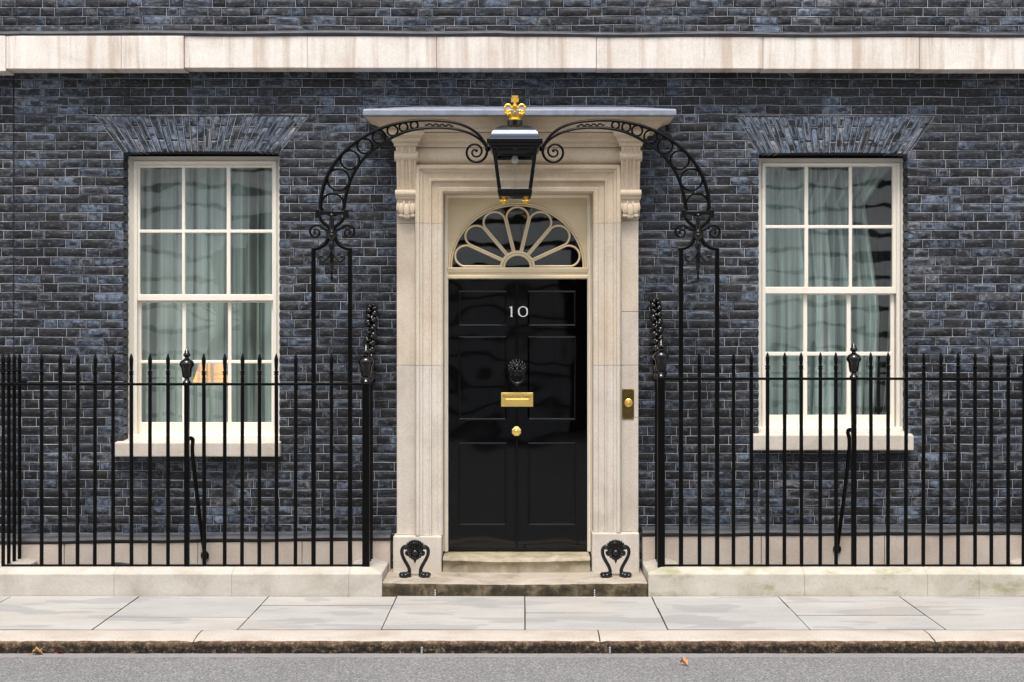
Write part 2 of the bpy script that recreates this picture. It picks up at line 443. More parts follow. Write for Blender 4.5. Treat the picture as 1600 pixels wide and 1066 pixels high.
class MB:
    def __init__(self):
        self.v, self.f, self.mi = [], [], []

    def add(self, v, f, mi=0):
        b = len(self.v)
        self.v.extend([tuple(p) for p in v])
        for q in f:
            self.f.append(tuple(i + b for i in q))
            self.mi.append(mi)
        return self

    def box(self, x0, x1, y0, y1, z0, z1, mi=0):
        v = [(x0, y0, z0), (x1, y0, z0), (x1, y1, z0), (x0, y1, z0), (x0, y0, z1), (x1, y0, z1), (x1, y1, z1), (x0, y1, z1)]
        f = [(0, 3, 2, 1), (4, 5, 6, 7), (0, 1, 5, 4), (1, 2, 6, 5), (2, 3, 7, 6), (3, 0, 4, 7)]
        return self.add(v, f, mi)

    def prism(self, poly, y0, y1, mi=0):
        """poly: (x, z) points, counter-clockwise seen from -Y; y0 front, y1 back"""
        n = len(poly)
        v = [(x, y0, z) for x, z in poly] + [(x, y1, z) for x, z in poly]
        f = [tuple(range(n)), tuple(range(2 * n - 1, n - 1, -1))]
        f += [(i, i + n, (i + 1) % n + n, (i + 1) % n) for i in range(n)]
        return self.add(v, f, mi)

    def tube(self, pts, r, n=8, closed=False, flat=None, mi=0, up=None):
        """round bar along pts; r number or list; flat = (a, b) multipliers of the section"""
        P = [Vector(p) for p in pts]
        k = len(P)
        rr = list(r) if isinstance(r, (list, tuple)) else [r] * k
        T = []
        for i in range(k):
            if closed:
                d = P[(i + 1) % k] - P[(i - 1) % k]
            else:
                d = P[min(i + 1, k - 1)] - P[max(i - 1, 0)]
            T.append(d.normalized() if d.length > 1e-9 else Vector((0, 0, 1)))
        a = Vector(up) if up is not None else (Vector((0, 1, 0)) if abs(T[0].y) < 0.9 else Vector((1, 0, 0)))
        ring_v = []
        fa, fb = flat or (1, 1)
        off = math.pi / n if n == 4 else 0
        for i in range(k):
            a = (a - T[i] * a.dot(T[i]))
            a = a.normalized() if a.length > 1e-6 else T[i].orthogonal().normalized()
            b = T[i].cross(a)
            for j in range(n):
                t = 2 * math.pi * j / n + off
                ring_v.append(P[i] + a * (math.cos(t) * rr[i] * fa) + b * (math.sin(t) * rr[i] * fb))
        f = []
        for i in range(k if closed else k - 1):
            i2 = (i + 1) % k
            for j in range(n):
                j2 = (j + 1) % n
                f.append((i * n + j, i * n + j2, i2 * n + j2, i2 * n + j))
        if not closed:
            f.append(tuple(range(n - 1, -1, -1)))
            f.append(tuple((k - 1) * n + j for j in range(n)))
        return self.add(ring_v, f, mi)

    def lathe(self, prof, c=(0, 0, 0), n=12, axis='z', mi=0, rot=0.0, sx=1.0, sy=1.0):
        v, f = [], []
        for r, z in prof:
            for j in range(n):
                t = 2 * math.pi * j / n + rot
                x, y = r * math.cos(t) * sx, r * math.sin(t) * sy
                if axis == 'z':
                    v.append((c[0] + x, c[1] + y, c[2] + z))
                elif axis == 'y':
                    v.append((c[0] + x, c[1] - z, c[2] + y))
                else:
                    v.append((c[0] + z, c[1] + x, c[2] + y))
        k = len(prof)
        for i in range(k - 1):
            for j in range(n):
                j2 = (j + 1) % n
                f.append((i * n + j, i * n + j2, (i + 1) * n + j2, (i + 1) * n + j))
        f.append(tuple(range(n - 1, -1, -1)))
        f.append(tuple((k - 1) * n + j for j in range(n)))
        return self.add(v, f, mi)

    def ball(self, c, r, n=10, m=6, s=(1, 1, 1), mi=0):
        v, f = [], []
        v.append((c[0], c[1], c[2] - r * s[2]))
        for i in range(1, m):
            ph = -math.pi / 2 + math.pi * i / m
            for j in range(n):
                t = 2 * math.pi * j / n
                v.append((c[0] + r * s[0] * math.cos(ph) * math.cos(t), c[1] + r * s[1] * math.cos(ph) * math.sin(t), c[2] + r * s[2] * math.sin(ph)))
        v.append((c[0], c[1], c[2] + r * s[2]))
        for j in range(n):
            f.append((0, 1 + (j + 1) % n, 1 + j))
        for i in range(m - 2):
            for j in range(n):
                a, b = 1 + i * n + j, 1 + i * n + (j + 1) % n
                f.append((a, b, b + n, a + n))
        top = len(v) - 1
        o = 1 + (m - 2) * n
        for j in range(n):
            f.append((o + j, o + (j + 1) % n, top))
        return self.add(v, f, mi)

    def sweep(self, path, prof, mp, mi=0, closed_path=False):
        """prof: closed polygon (offset to the right of the path, height); path: (u, v) points; mp(u, v, h) -> xyz"""
        k = len(path)
        V2 = [Vector(p) for p in path]
        n = len(prof)
        v = []
        for i in range(k):
            d0 = V2[i] - V2[i - 1] if (i > 0 or closed_path) else V2[1] - V2[0]
            d1 = V2[(i + 1) % k] - V2[i] if (i < k - 1 or closed_path) else d0
            d0, d1 = d0.normalized(), d1.normalized()
            n0, n1 = Vector((d0.y, -d0.x)), Vector((d1.y, -d1.x))
            m = (n0 + n1) / (1 + n0.dot(n1))
            for o, h in prof:
                q = V2[i] + m * o
                v.append(mp(q.x, q.y, h))
        f = []
        for i in range(k if closed_path else k - 1):
            i2 = (i + 1) % k
            for j in range(n):
                j2 = (j + 1) % n
                f.append((i * n + j, i * n + j2, i2 * n + j2, i2 * n + j))
        if not closed_path:
            f.append(tuple(range(n - 1, -1, -1)))
            f.append(tuple((k - 1) * n + j for j in range(n)))
        return self.add(v, f, mi)

    def grid(self, xs, zs, solid, y0, y1, mi=0):
        """a slab with holes: cells (i, j) between xs[i], xs[i+1] and zs[j], zs[j+1]"""
        idx = {}
        V, F = [], []

        def vi(i, j, k):
            key = (i, j, k)
            if key not in idx:
                idx[key] = len(V)
                V.append((xs[i], y0 if k == 0 else y1, zs[j]))
            return idx[key]
        nx, nz = len(xs) - 1, len(zs) - 1
        S = lambda i, j: 0 <= i < nx and 0 <= j < nz and solid(i, j)
        for i in range(nx):
            for j in range(nz):
                if not S(i, j):
                    continue
                F.append((vi(i, j, 0), vi(i + 1, j, 0), vi(i + 1, j + 1, 0), vi(i, j + 1, 0)))
                F.append((vi(i, j, 1), vi(i, j + 1, 1), vi(i + 1, j + 1, 1), vi(i + 1, j, 1)))
                if not S(i - 1, j):
                    F.append((vi(i, j, 0), vi(i, j + 1, 0), vi(i, j + 1, 1), vi(i, j, 1)))
                if not S(i + 1, j):
                    F.append((vi(i + 1, j, 0), vi(i + 1, j, 1), vi(i + 1, j + 1, 1), vi(i + 1, j + 1, 0)))
                if not S(i, j - 1):
                    F.append((vi(i, j, 0), vi(i, j, 1), vi(i + 1, j, 1), vi(i + 1, j, 0)))
                if not S(i, j + 1):
                    F.append((vi(i, j + 1, 0), vi(i + 1, j + 1, 0), vi(i + 1, j + 1, 1), vi(i, j + 1, 1)))
        return self.add(V, F, mi)

    def mesh(self, name, mats, origin=(0, 0, 0), smooth=None, fix=True):
        me = bpy.data.meshes.new(name)
        ox, oy, oz = origin
        me.from_pydata([(x - ox, y - oy, z - oz) for x, y, z in self.v], [], self.f)
        for m in (mats if isinstance(mats, (list, tuple)) else [mats]):
            me.materials.append(m)
        if any(self.mi):
            me.polygons.foreach_set('material_index', self.mi)
        if fix:
            bm = bmesh.new()
            bm.from_mesh(me)
            bmesh.ops.recalc_face_normals(bm, faces=bm.faces)
            bm.to_mesh(me)
            bm.free()
        if smooth is not None:
            me.polygons.foreach_set('use_smooth', [True] * len(me.polygons))
            me.set_sharp_from_angle(angle=R(smooth))
        me.update()
        return me

    def build(self, name, mats, parent=None, smooth=None, bevel=None, seg=2, origin=None, kind=None, fix=True):
        base = Vector(origin) if origin is not None else (wloc(parent) if parent is not None else Vector((0, 0, 0)))
        me = self.mesh(name, mats, base, smooth, fix)
        o = bpy.data.objects.new(name, me)
        COL.objects.link(o)
        if parent is not None:
            o.parent = parent
            o.location = base - wloc(parent)
        else:
            o.location = base
        if bevel:
            b = o.modifiers.new('bevel', 'BEVEL')
            b.width = bevel
            b.segments = seg
            b.limit_method = 'ANGLE'
            b.angle_limit = R(30)
            b.harden_normals = False
        if kind:
            o['kind'] = kind
        return o


def thing(name, label, cat, loc=(0, 0, 0), group=None):
    o = bpy.data.objects.new(name, None)
    o.empty_display_size = 0.1
    COL.objects.link(o)
    o.location = loc
    o['label'] = label
    o['category'] = cat
    if group:
        o['group'] = group
    return o


def holder(name, parent, loc=(0, 0, 0)):
    """an Empty that is a part and carries sub-parts"""
    o = bpy.data.objects.new(name, None)
    o.empty_display_size = 0.1
    COL.objects.link(o)
    o.parent = parent
    o.location = Vector(loc) - wloc(parent)
    return o


def tag(o, label, cat, group=None):
    o['label'] = label
    o['category'] = cat
    if group:
        o['group'] = group
    return o


def share(name, me, loc, parent, scale=None):
    o = bpy.data.objects.new(name, me)
    COL.objects.link(o)
    o.parent = parent
    o.location = Vector(loc) - wloc(parent)
    if scale is not None:
        o.scale = scale
    return o


def spiral(c, r0, r1, a0, a1, n, plane='xz', y=0.0):
    pts = []
    for i in range(n + 1):
        t = i / n
        r = r0 + (r1 - r0) * t
        a = a0 + (a1 - a0) * t
        u, w = c[0] + r * math.cos(a), c[1] + r * math.sin(a)
        pts.append((u, y, w) if plane == 'xz' else (y, u, w))
    return pts


def smooth_path(pts, sub=6):
    """Catmull-Rom through pts"""
    P = [Vector(p) for p in pts]
    out = []
    for i in range(len(P) - 1):
        p0, p1, p2, p3 = P[max(i - 1, 0)], P[i], P[i + 1], P[min(i + 2, len(P) - 1)]
        for s in range(sub):
            t = s / sub
            out.append(0.5 * ((2 * p1) + (p2 - p0) * t + (2 * p0 - 5 * p1 + 4 * p2 - p3) * t * t + (3 * p1 - p0 - 3 * p2 + p3) * t ** 3))
    out.append(P[-1])
    return out


def flat_text(txt, size, name, mat, parent, loc, width=None):
    cu = bpy.data.curves.new(name + '_curve', 'FONT')
    cu.body = txt
    cu.size = size
    cu.extrude = 0.0006
    cu.align_x = 'CENTER'
    cu.align_y = 'CENTER'
    tmp = bpy.data.objects.new('tmp_text', cu)
    COL.objects.link(tmp)
    bpy.context.view_layer.update()
    dg = bpy.context.evaluated_depsgraph_get()
    me = bpy.data.meshes.new_from_object(tmp.evaluated_get(dg))
    bpy.data.objects.remove(tmp)
    me.name = name
    co = np.empty(len(me.vertices) * 3)
    me.vertices.foreach_get('co', co)
    co = co.reshape(-1, 3)
    k = 1.0
    if width:
        k = width / max(1e-6, (co[:, 0].max() - co[:, 0].min()))
    new = np.stack([co[:, 0] * k, -co[:, 2], co[:, 1]], 1)
    me.vertices.foreach_set('co', new.ravel())
    me.materials.clear()
    me.materials.append(mat)
    me.update()
    o = bpy.data.objects.new(name, me)
    COL.objects.link(o)
    o.parent = parent
    o.location = Vector(loc) - wloc(parent)
    return o


# ------------------------------------------------------------------ ground
YK0, YK1 = -2.02, -2.37      # back and front of the kerb
ZR = -0.093                  # road level
KX = [-7.1, -4.9, PX(300, YK1), PX(938, YK1), PX(1464, YK1), 4.9, 7.1]

road = MB()
nx, ny = 2, 2
road.box(-90, 90, -60, YK1 - 0.13, ZR - 0.2, ZR)
road = road.build('road', M['asphalt'], kind='structure')
gut = MB()
xs = np.linspace(-9, 9, 120)
edge = [YK1 - 0.125 + rng.uniform(-0.006, 0.006) for _ in xs]
v = [(x, YK1 + 0.05, ZR + 0.004) for x in xs] + [(x, e, ZR + 0.004) for x, e in zip(xs, edge)] + [(x, e - 0.004, ZR - 0.03) for x, e in zip(xs, edge)]
n = len(xs)
f = [(i + n, i + n + 1, i + 1, i) for i in range(n - 1)] + [(i + 2 * n, i + 2 * n + 1, i + n + 1, i + n) for i in range(n - 1)]
gut.add(v, f)
gut = gut.build('gutter', M['gutter'], kind='structure')

pave = MB()
pave.box(-9, 9, YK0 - 0.02, 0.3, -0.25, -0.014)
pave = pave.build('pavement', M['joint_dirt_shade'], kind='structure')
YP0 = -0.705
fx = [-8.0, -7.0, -6.0, -4.95, PX(18, YP0)] + [PX(x, YP0) for x in (218, 420, 620, 820, 1018, 1216, 1405)] + [3.93, 4.9, 5.9, 7.0, 8.0]
split_px = {4: 951, 5: 964, 6: 946, 7: 950, 8: 957, 9: 950, 10: 961, 11: 948}


def flagstone(x0, x1, y0, y1):
    g = 0.0034
    gy = 0.0065
    dz = rng.uniform(-0.0025, 0.0015)
    tx, ty = rng.uniform(-0.0015, 0.0015), rng.uniform(-0.0012, 0.0012)
    b = MB()
    j = lambda: rng.uniform(-0.002, 0.002)
    c = [(x0 + g + j(), y0 + gy + j()), (x1 - g + j(), y0 + gy + j()), (x1 - g + j(), y1 - gy + j()), (x0 + g + j(), y1 - gy + j())]
    top = [(x, y, dz + (tx if x > (x0 + x1) / 2 else -tx) + (ty if y > (y0 + y1) / 2 else -ty)) for x, y in c]
    bot = [(x, y, -0.06) for x, y in c]
    b.add(bot + top, [(0, 3, 2, 1), (4, 5, 6, 7), (0, 1, 5, 4), (1, 2, 6, 5), (2, 3, 7, 6), (3, 0, 4, 7)])
    b.mi = [1, 0, 1, 1, 1, 1]  # slab sides coloured dark, standing in for the shade inside the gaps
    b.build('paving_stone', [M['flag'], M['joint_dirt_shade']], pave, bevel=0.004, seg=2, origin=((x0 + x1) / 2, (y0 + y1) / 2, 0))


for i in range(len(fx) - 1):
    if i in split_px:
        s = (split_px[i] - VY) / HC
        ym = FPX / s - DW
    else:
        ym = rng.uniform(-1.4, -0.95)
    flagstone(fx[i], fx[i + 1], YK0, ym)
    flagstone(fx[i], fx[i + 1], ym, -0.70)

kerb = MB()
kerb.box(-9, 9, YK1 + 0.02, YK0 - 0.01, -0.3, -0.035)
kerb = kerb.build('kerb', M['joint_dirt_shade'], kind='structure')
for i in range(len(KX) - 1):
    x0, x1 = KX[i] + 0.004, KX[i + 1] - 0.004
    b = MB()
    m = max(8, int((x1 - x0) / 0.045))
    prof = [(YK0 - 0.012, -0.03), (YK0 - 0.014, 0.0), (YK0 - 0.15, 0.001), (YK1 + 0.055, -0.002), (YK1 + 0.020, -0.010), (YK1 + 0.004, -0.028), (YK1, -0.06), (YK1, -0.14)]
    V, F, mi = [], [], []
    for a in range(m + 1):
        x = x0 + (x1 - x0) * a / m
        lean = 0.0
        if i == 1 and a >= m - 1:
            lean = 0.0
        wob = rng.uniform(-0.004, 0.004)
        for q, (y, z) in enumerate(prof):
            e = 0.016 if a in (0, m) and q in (3, 4, 5) else 0.0
            V.append((x, y + (wob + rng.uniform(-0.004, 0.004) if q > 2 else 0) + e, z - e * 0.7 + (rng.uniform(-0.0025, 0.0025) if q > 2 else 0)))
    k = len(prof)
    for a in range(m):
        for q in range(k - 1):
            F.append((a * k + q, a * k + q + 1, (a + 1) * k + q + 1, (a + 1) * k + q))
            mi.append(2 if q == 0 else 0 if q < 4 else 1)  # back face coloured dark in place of the shade in its joint
    F += [tuple(range(k)), tuple(m * k + q for q in range(k - 1, -1, -1))]
    mi += [1, 1]
    b.v, b.f, b.mi = V, F, mi
    b.build('kerb_stone', [M['granite_top'], M['granite_front'], M['joint_dirt_shade']], kerb, smooth=50)

area = MB()
area.box(-5.5, -1.09, -0.45, 0.0, -0.1, 0.045)
area.box(0.985, 5.5, -0.45, 0.0, -0.1, 0.045)
area = area.build('area_floor', M['joint_dirt_shade'], kind='structure')

# ------------------------------------------------------------------ the house
house = thing('town_house', 'black brick town house with stone doorway, fanlight and two tall sash windows', 'town house', (0, 0, 0))
LW = dict(x0=PX(193), x1=PX(436), z0=PZ(690), z1=PZ(239), zt=PZ(181), tx0=PX(150), tx1=PX(482))
RW = dict(x0=PX(1186), x1=PX(1418), z0=PZ(678), z1=PZ(241), zt=PZ(182), tx0=PX(1152), tx1=PX(1459))
DOOR_HOLE = (PX(640), PX(980), -1.0, PZ(200))       # no bricks behind the door surround
DOORWAY = (PX(690), PX(926), PZ(300))
WX0, WX1, WZ1 = -6.0, 6.0, 6.1

b = MB()
g_ = 0.007
xs = sorted([WX0, LW['x0'] - g_, LW['x1'] + g_, DOORWAY[0], DOORWAY[1], RW['x0'] - g_, RW['x1'] + g_, WX1])
zs = sorted([-0.25, LW['z0'], RW['z0'], RW['z1'] + g_, LW['z1'] + g_, DOORWAY[2], WZ1])


def wall_solid(i, j):
    cx, cz = (xs[i] + xs[i + 1]) / 2, (zs[j] + zs[j + 1]) / 2
    for w in (LW, RW):
        if w['x0'] - g_ < cx < w['x1'] + g_ and w['z0'] < cz < w['z1'] + g_:
            return False
    return not (DOORWAY[0] < cx < DOORWAY[1] and cz < DOORWAY[2])


b.grid(xs, zs, wall_solid, 0.0035, 0.34)
wall = b.build('wall', M['mortar'], house)

# --- bricks
PITCH, JT = 0.0733, 0.0085
SL, HL = 0.2240, 0.1060      # stretcher and header lengths


def wz(x, z):
    """old courses are never quite level"""
    return 0.0026 * math.sin(1.7 * x + 1.3 * z) + 0.0017 * math.sin(4.9 * x - 2.1 * z + 1) + 0.0012 * math.sin(13 * x + 5 * z)


def brick_geo(q, depth, r, tone_v):
    """q: four (x, z) corners bl, br, tr, tl -> a worn brick, front face at y = 0"""
    def bil(u, w):
        a = (q[0][0] * (1 - u) + q[1][0] * u, q[0][1] * (1 - u) + q[1][1] * u)
        c = (q[3][0] * (1 - u) + q[2][0] * u, q[3][1] * (1 - u) + q[2][1] * u)
        return a[0] * (1 - w) + c[0] * w, a[1] * (1 - w) + c[1] * w
    cx, cz = bil(0.5, 0.5)
    W = max(0.02, math.dist(q[0], q[1]))
    H = max(0.02, math.dist(q[0], q[3]))
    ring = [(0, 0), (0.5, 0), (1, 0), (1, 0.5), (1, 1), (0.5, 1), (0, 1), (0, 0.5)]
    tx, tz, dy = r.uniform(-0.0022, 0.0022), r.uniform(-0.0016, 0.0016), r.uniform(-0.0022, 0.0012)
    outer, inner, back = [], [], []
    for k, (u, w) in enumerate(ring):
        pull = 0.0028 if k % 2 == 0 else 0.0
        a = pull + r.uniform(0, 0.0022)
        c = pull + r.uniform(0, 0.0022)
        uo = u + (a / W if u == 0 else -a / W if u == 1 else r.uniform(-0.08, 0.08))
        wo = w + (c / H if w == 0 else -c / H if w == 1 else r.uniform(-0.08, 0.08))
        x, z = bil(uo, wo)
        outer.append((x, 0.0030, z))
        ia, ib = 0.0045 + r.uniform(0, 0.004), 0.0045 + r.uniform(0, 0.004)
        ui = u + (ia / W if u == 0 else -ia / W if u == 1 else 0)
        wi = w + (ib / H if w == 0 else -ib / H if w == 1 else 0)
        x2, z2 = bil(ui, wi)
        inner.append((x2, dy + tx * (u - 0.5) * 2 + tz * (w - 0.5) * 2 + r.uniform(-0.0008, 0.0008), z2))
        back.append((x, depth, z))
    V = outer + inner + back + [(cx, dy + r.uniform(-0.001, 0.0012), cz)]
    F = []
    for k in range(8):
        k2 = (k + 1) % 8
        F.append((k, k2, 8 + k2, 8 + k))
        F.append((16 + k, 16 + k2, k2, k))
        F.append((8 + k, 8 + k2, 24))
    return V, F


def tone_mesh(name, V, F, tones):
    me = bpy.data.meshes.new(name)
    me.from_pydata(V, [], F)
    at = me.attributes.new('tone', 'FLOAT', 'POINT')
    at.data.foreach_set('value', tones)
    core = me.attributes.new('core', 'FLOAT', 'POINT')      # 1 in the middle of each brick face, 0 at its arrises
    core.data.foreach_set('value', ([0.0] * 8 + [0.12] * 8 + [0.0] * 8 + [1.0]) * (len(tones) // 25))
    me.materials.append(M['brick'])
    me.polygons.foreach_set('use_smooth', [True] * len(me.polygons))
    me.set_sharp_from_angle(angle=R(50))
    me.update()
    return me


def rand_tone(r):
    t = r.betavariate(2.2, 2.6)
    if r.random() < 0.13:
        t = r.uniform(0.0, 0.12)
    return t


def edges_for(zc, zb, zt):
    """forbidden spans (left edge at zb and zt, right edge at zb and zt, clear=cut by opening)"""
    spans = []
    for w in (LW, RW):
        if w['z0'] - 0.002 < zc < w['z1']:
            spans.append((w['x0'], w['x0'], w['x1'], w['x1'], True))
        elif w['z1'] <= zc < w['zt']:
            f = lambda z: (max(0.0, min(1.0, (z - w['z1']) / (w['zt'] - w['z1']))))
            L = lambda z: w['x0'] + (w['tx0'] - w['x0']) * f(z) - 0.004
            Rr = lambda z: w['x1'] + (w['tx1'] - w['x1']) * f(z) + 0.004
            spans.append((L(zb), L(zt), Rr(zb), Rr(zt), False))
    if zc < 4.2:
        spans.append((PX(20.5), PX(20.5), PX(20.5) + 0.009, PX(20.5) + 0.009, False))
    if zc < DOOR_HOLE[3]:
        spans.append((DOOR_HOLE[0], DOOR_HOLE[0], DOOR_HOLE[1], DOOR_HOLE[1], False))
    if 4.22 < zc < 4.50:
        spans.append((-9, -9, 9, 9, False))
    return sorted(spans)


variants = []
vr = random.Random(5)
for k in range(28):
    V, F = brick_geo([(-SL / 2, -(PITCH - JT) / 2), (SL / 2, -(PITCH - JT) / 2), (SL / 2, (PITCH - JT) / 2), (-SL / 2, (PITCH - JT) / 2)], 0.06, vr, 0)
    variants.append((V, F, rand_tone(vr)))
full, FV, FF, FT = [], [], [], []
tuck = MB()
tk = random.Random(21)


def ribbon(p, q, w=0.0042):
    """a thin raised line of pointing from p to q on the wall face"""
    d = Vector((q[0] - p[0], q[1] - p[1]))
    n_ = max(1, int(d.length / 0.11))
    nn = Vector((-d.y, d.x)).normalized()
    V, F = [], []
    for i in range(n_ + 1):
        c = Vector(p) + d * (i / n_) + nn * tk.uniform(-0.0012, 0.0012)
        c.y += wz(c.x, c.y)
        h = w * 0.5 * tk.uniform(0.75, 1.2)
        a, b_ = c + nn * h, c - nn * h
        V += [(a.x, 0.0045, a.y), (a.x, -0.0006, a.y), (b_.x, -0.0006, b_.y), (b_.x, 0.0045, b_.y)]
    for i in range(n_):
        for k in range(3):
            F.append((i * 4 + k, i * 4 + k + 1, i * 4 + 5 + k, i * 4 + 4 + k))
    tuck.add(V, F)


course0 = PZ(123) - 0.002     # a joint line read off the photograph
zc0 = course0 - PITCH * math.floor((course0 + 0.2) / PITCH)
ci = 0
z = zc0
while z < WZ1:
    zb, zt = z + JT / 2, z + PITCH - JT / 2
    zc = (zb + zt) / 2
    spans = edges_for(zc, zb, zt)
    # free runs of wall between the openings
    runs, cur = [], (WX0, WX0, False)
    for s in spans:
        if s[0] > WX0:
            runs.append((cur, (s[0], s[1], s[4])))
        cur = (s[2], s[3], s[4])
    runs.append((cur, (WX1, WX1, False)))
    br = random.Random(1000 + ci)
    shift = (0.165 if ci % 2 else 0.0) + br.uniform(-0.012, 0.012)
    x = WX0 - 0.4 + shift
    head = False
    units = []
    while x < WX1 + 0.3:
        L = (HL if head else SL) + br.uniform(-0.006, 0.006)
        if br.random() < 0.02:
            head = not head
        units.append((x, x + L, head))
        x += L + JT
        head = not head
    for (l, rgt) in runs:
        if min(rgt) < max(l[0], l[1]) and rgt[0] <= l[0]:
            continue
        group = [[max(u0, -99), u1, h, False] for u0, u1, h in units if u1 > min(l[0], l[1]) + 0.002 and u0 < max(rgt[0], rgt[1]) - 0.002]
        if not group:
            continue
        # swallow slivers at the ends
        if len(group) > 1 and group[0][1] - max(l[0], l[1]) < 0.045:
            group[1][0] = group[0][0]
            group.pop(0)
        if len(group) > 1 and min(rgt[0], rgt[1]) - group[-1][0] < 0.045:
            group[-2][1] = group[-1][1]
            group.pop()
        ribbon((min(l[0], 99) if l[0] > WX0 else WX0, zb - JT / 2), (rgt[0] if rgt[0] < WX1 else WX1, zb - JT / 2))
        for gi, (u0, u1, h, _) in enumerate(group):
            if gi:
                ribbon((u0 - JT / 2, zb - JT * 0.25), (u0 - JT / 2, zt + JT * 0.25), 0.0036)
            first, last = gi == 0, gi == len(group) - 1
            xb0, xt0 = (l[0], l[1]) if first and u0 < max(l[0], l[1]) + JT else (u0, u0)
            xb1, xt1 = (rgt[0], rgt[1]) if last and u1 > min(rgt[0], rgt[1]) - JT else (u1, u1)
            if first and l[0] > WX0 and not (u0 < max(l[0], l[1]) + JT):
                xb0, xt0 = l[0], l[1]
            if last and rgt[0] < WX1 and not (u1 > min(rgt[0], rgt[1]) - JT):
                xb1, xt1 = rgt[0], rgt[1]
            if xb1 - xb0 < 0.012 or xt1 - xt0 < 0.012:
                continue
            open_edge = (first and l[2] and xb0 == l[0]) or (last and rgt[2] and xb1 == rgt[0])
            t = rand_tone(br)
            w = xb1 - xb0
            plain = xb0 == xt0 and xb1 == xt1 and not open_edge and abs(w - SL) < 0.007 and not h
            jb, jt = br.uniform(-0.0014, 0.0010), br.uniform(-0.0010, 0.0014)
            rec = [(xb0, zb + jb + wz(xb0, zb)), (xb1, zb + jb + wz(xb1, zb)), (xt1, zt + jt + wz(xt1, zt)), (xt0, zt + jt + wz(xt0, zt))]
            full.append((rec, t, 0.215 if open_edge else 0.06, plain))
    z += PITCH
    ci += 1

# joints of the flat arches
for w in (LW, RW):
    ribbon((w['tx0'] - 0.002, w['zt'] + 0.003), (w['tx1'] + 0.002, w['zt'] + 0.003))
    ribbon((w['x0'] - 0.003, w['z1']), (w['tx0'] - 0.003, w['zt']))
    ribbon((w['x1'] + 0.003, w['z1']), (w['tx1'] + 0.003, w['zt']))

cand = []
for k, (rec, t, dep, plain) in enumerate(full):
    cx, cz = (rec[0][0] + rec[1][0]) / 2, (rec[0][1] + rec[2][1]) / 2
    hidden = (1.98 > cz) or (4.05 < cz < 4.7) or (-1.32 < cx < 1.26 and 3.6 < cz < 3.86) or cz > 4.74
    if plain and abs(cx) < 4.15 and 0.45 < cz < 4.74:
        cand.append((cx * cx + (cz - HC) ** 2 + (100 if hidden else 0), k))
cand.sort()
chosen = {k for _, k in cand[:300]}
vmesh = [tone_mesh('brick', [tuple(p) for p in V], F, [t] * len(V)) for V, F, t in variants]
gr = random.Random(77)
for k, (rec, t, dep, plain) in enumerate(full):
    if k in chosen:
        w = rec[1][0] - rec[0][0]
        share('brick', vmesh[gr.randrange(len(vmesh))], ((rec[0][0] + rec[1][0]) / 2, 0, (rec[0][1] + rec[2][1]) / 2), wall, (w / SL, 1, (rec[3][1] - rec[0][1]) / (PITCH - JT)))
    else:
        V, F = brick_geo(rec, dep, gr, t)
        bs = len(FV)
        FV += V
        FF += [tuple(i + bs for i in q) for q in F]
        FT += [t] * len(V)
me = tone_mesh('brick_courses', FV, FF, FT)
bc = bpy.data.objects.new('brick_courses', me)
COL.objects.link(bc)
bc.parent = wall
bc['kind'] = 'stuff'

# --- flat gauged arches over the windows
for w in (LW, RW):
    fa = holder('flat_arch', house, ((w['x0'] + w['x1']) / 2, 0, w['z1']))
    N = 27
    lerp = lambda a, c, u: a + (c - a) * u
    H = w['zt'] - w['z1']
    ar = random.Random(31)
    cuts = [0.0]
    for k in range(N):
        cuts.append(cuts[-1] + ar.uniform(0.88, 1.12))
    cuts = [c / cuts[-1] for c in cuts]
    for k in range(N):
        u0, u1 = cuts[k], cuts[k + 1]
        sp = 0.335 if k % 2 else 0.69
        sp += ar.uniform(-0.03, 0.03)
        if k:
            lx_ = lambda tt: lerp(lerp(w['x0'], w['tx0'], tt), lerp(w['x1'], w['tx1'], tt), u0)
            ribbon((lx_(0.03), w['z1'] + 0.03 * H), (lx_(1), w['zt']), 0.0036)
        mx_ = lambda uu: lerp(lerp(w['x0'], w['tx0'], sp), lerp(w['x1'], w['tx1'], sp), uu)
        ribbon((mx_(u0), w['z1'] + sp * H), (mx_(u1), w['z1'] + sp * H), 0.0036)
        for (t0, t1) in ((0.0, sp), (sp, 1.0)):
            g = 0.0042
            X = lambda u, tt: lerp(lerp(w['x0'], w['tx0'], tt), lerp(w['x1'], w['tx1'], tt), u)
            camber = lambda u: 0.012 * (1 - (2 * u - 1) ** 2)
            Z = lambda u, tt: w['z1'] + tt * H + camber(u) * (1 - tt)
            za, zb_ = t0 + (g / H if t0 else 0.0), t1 - g / H
            q = [(X(u0, za) + g, Z(u0, za)), (X(u1, za) - g, Z(u1, za)), (X(u1, zb_) - g, Z(u1, zb_)), (X(u0, zb_) + g, Z(u0, zb_))]
            tone = rand_tone(ar) * 0.55 + 0.80
            V, F = brick_geo(q, 0.21 if t0 == 0 else 0.06, ar, tone)
            c = ((q[0][0] + q[2][0]) / 2, -0.001, (q[0][1] + q[2][1]) / 2)
            V = [(x - c[0], y, zz - c[2]) for x, y, zz in V]
            share('voussoir', tone_mesh('voussoir', V, F, [tone] * len(V)), c, fa)

o = tuck.build('tuck_pointing', M['tuck'], wall, fix=False)
o['kind'] = 'stuff'

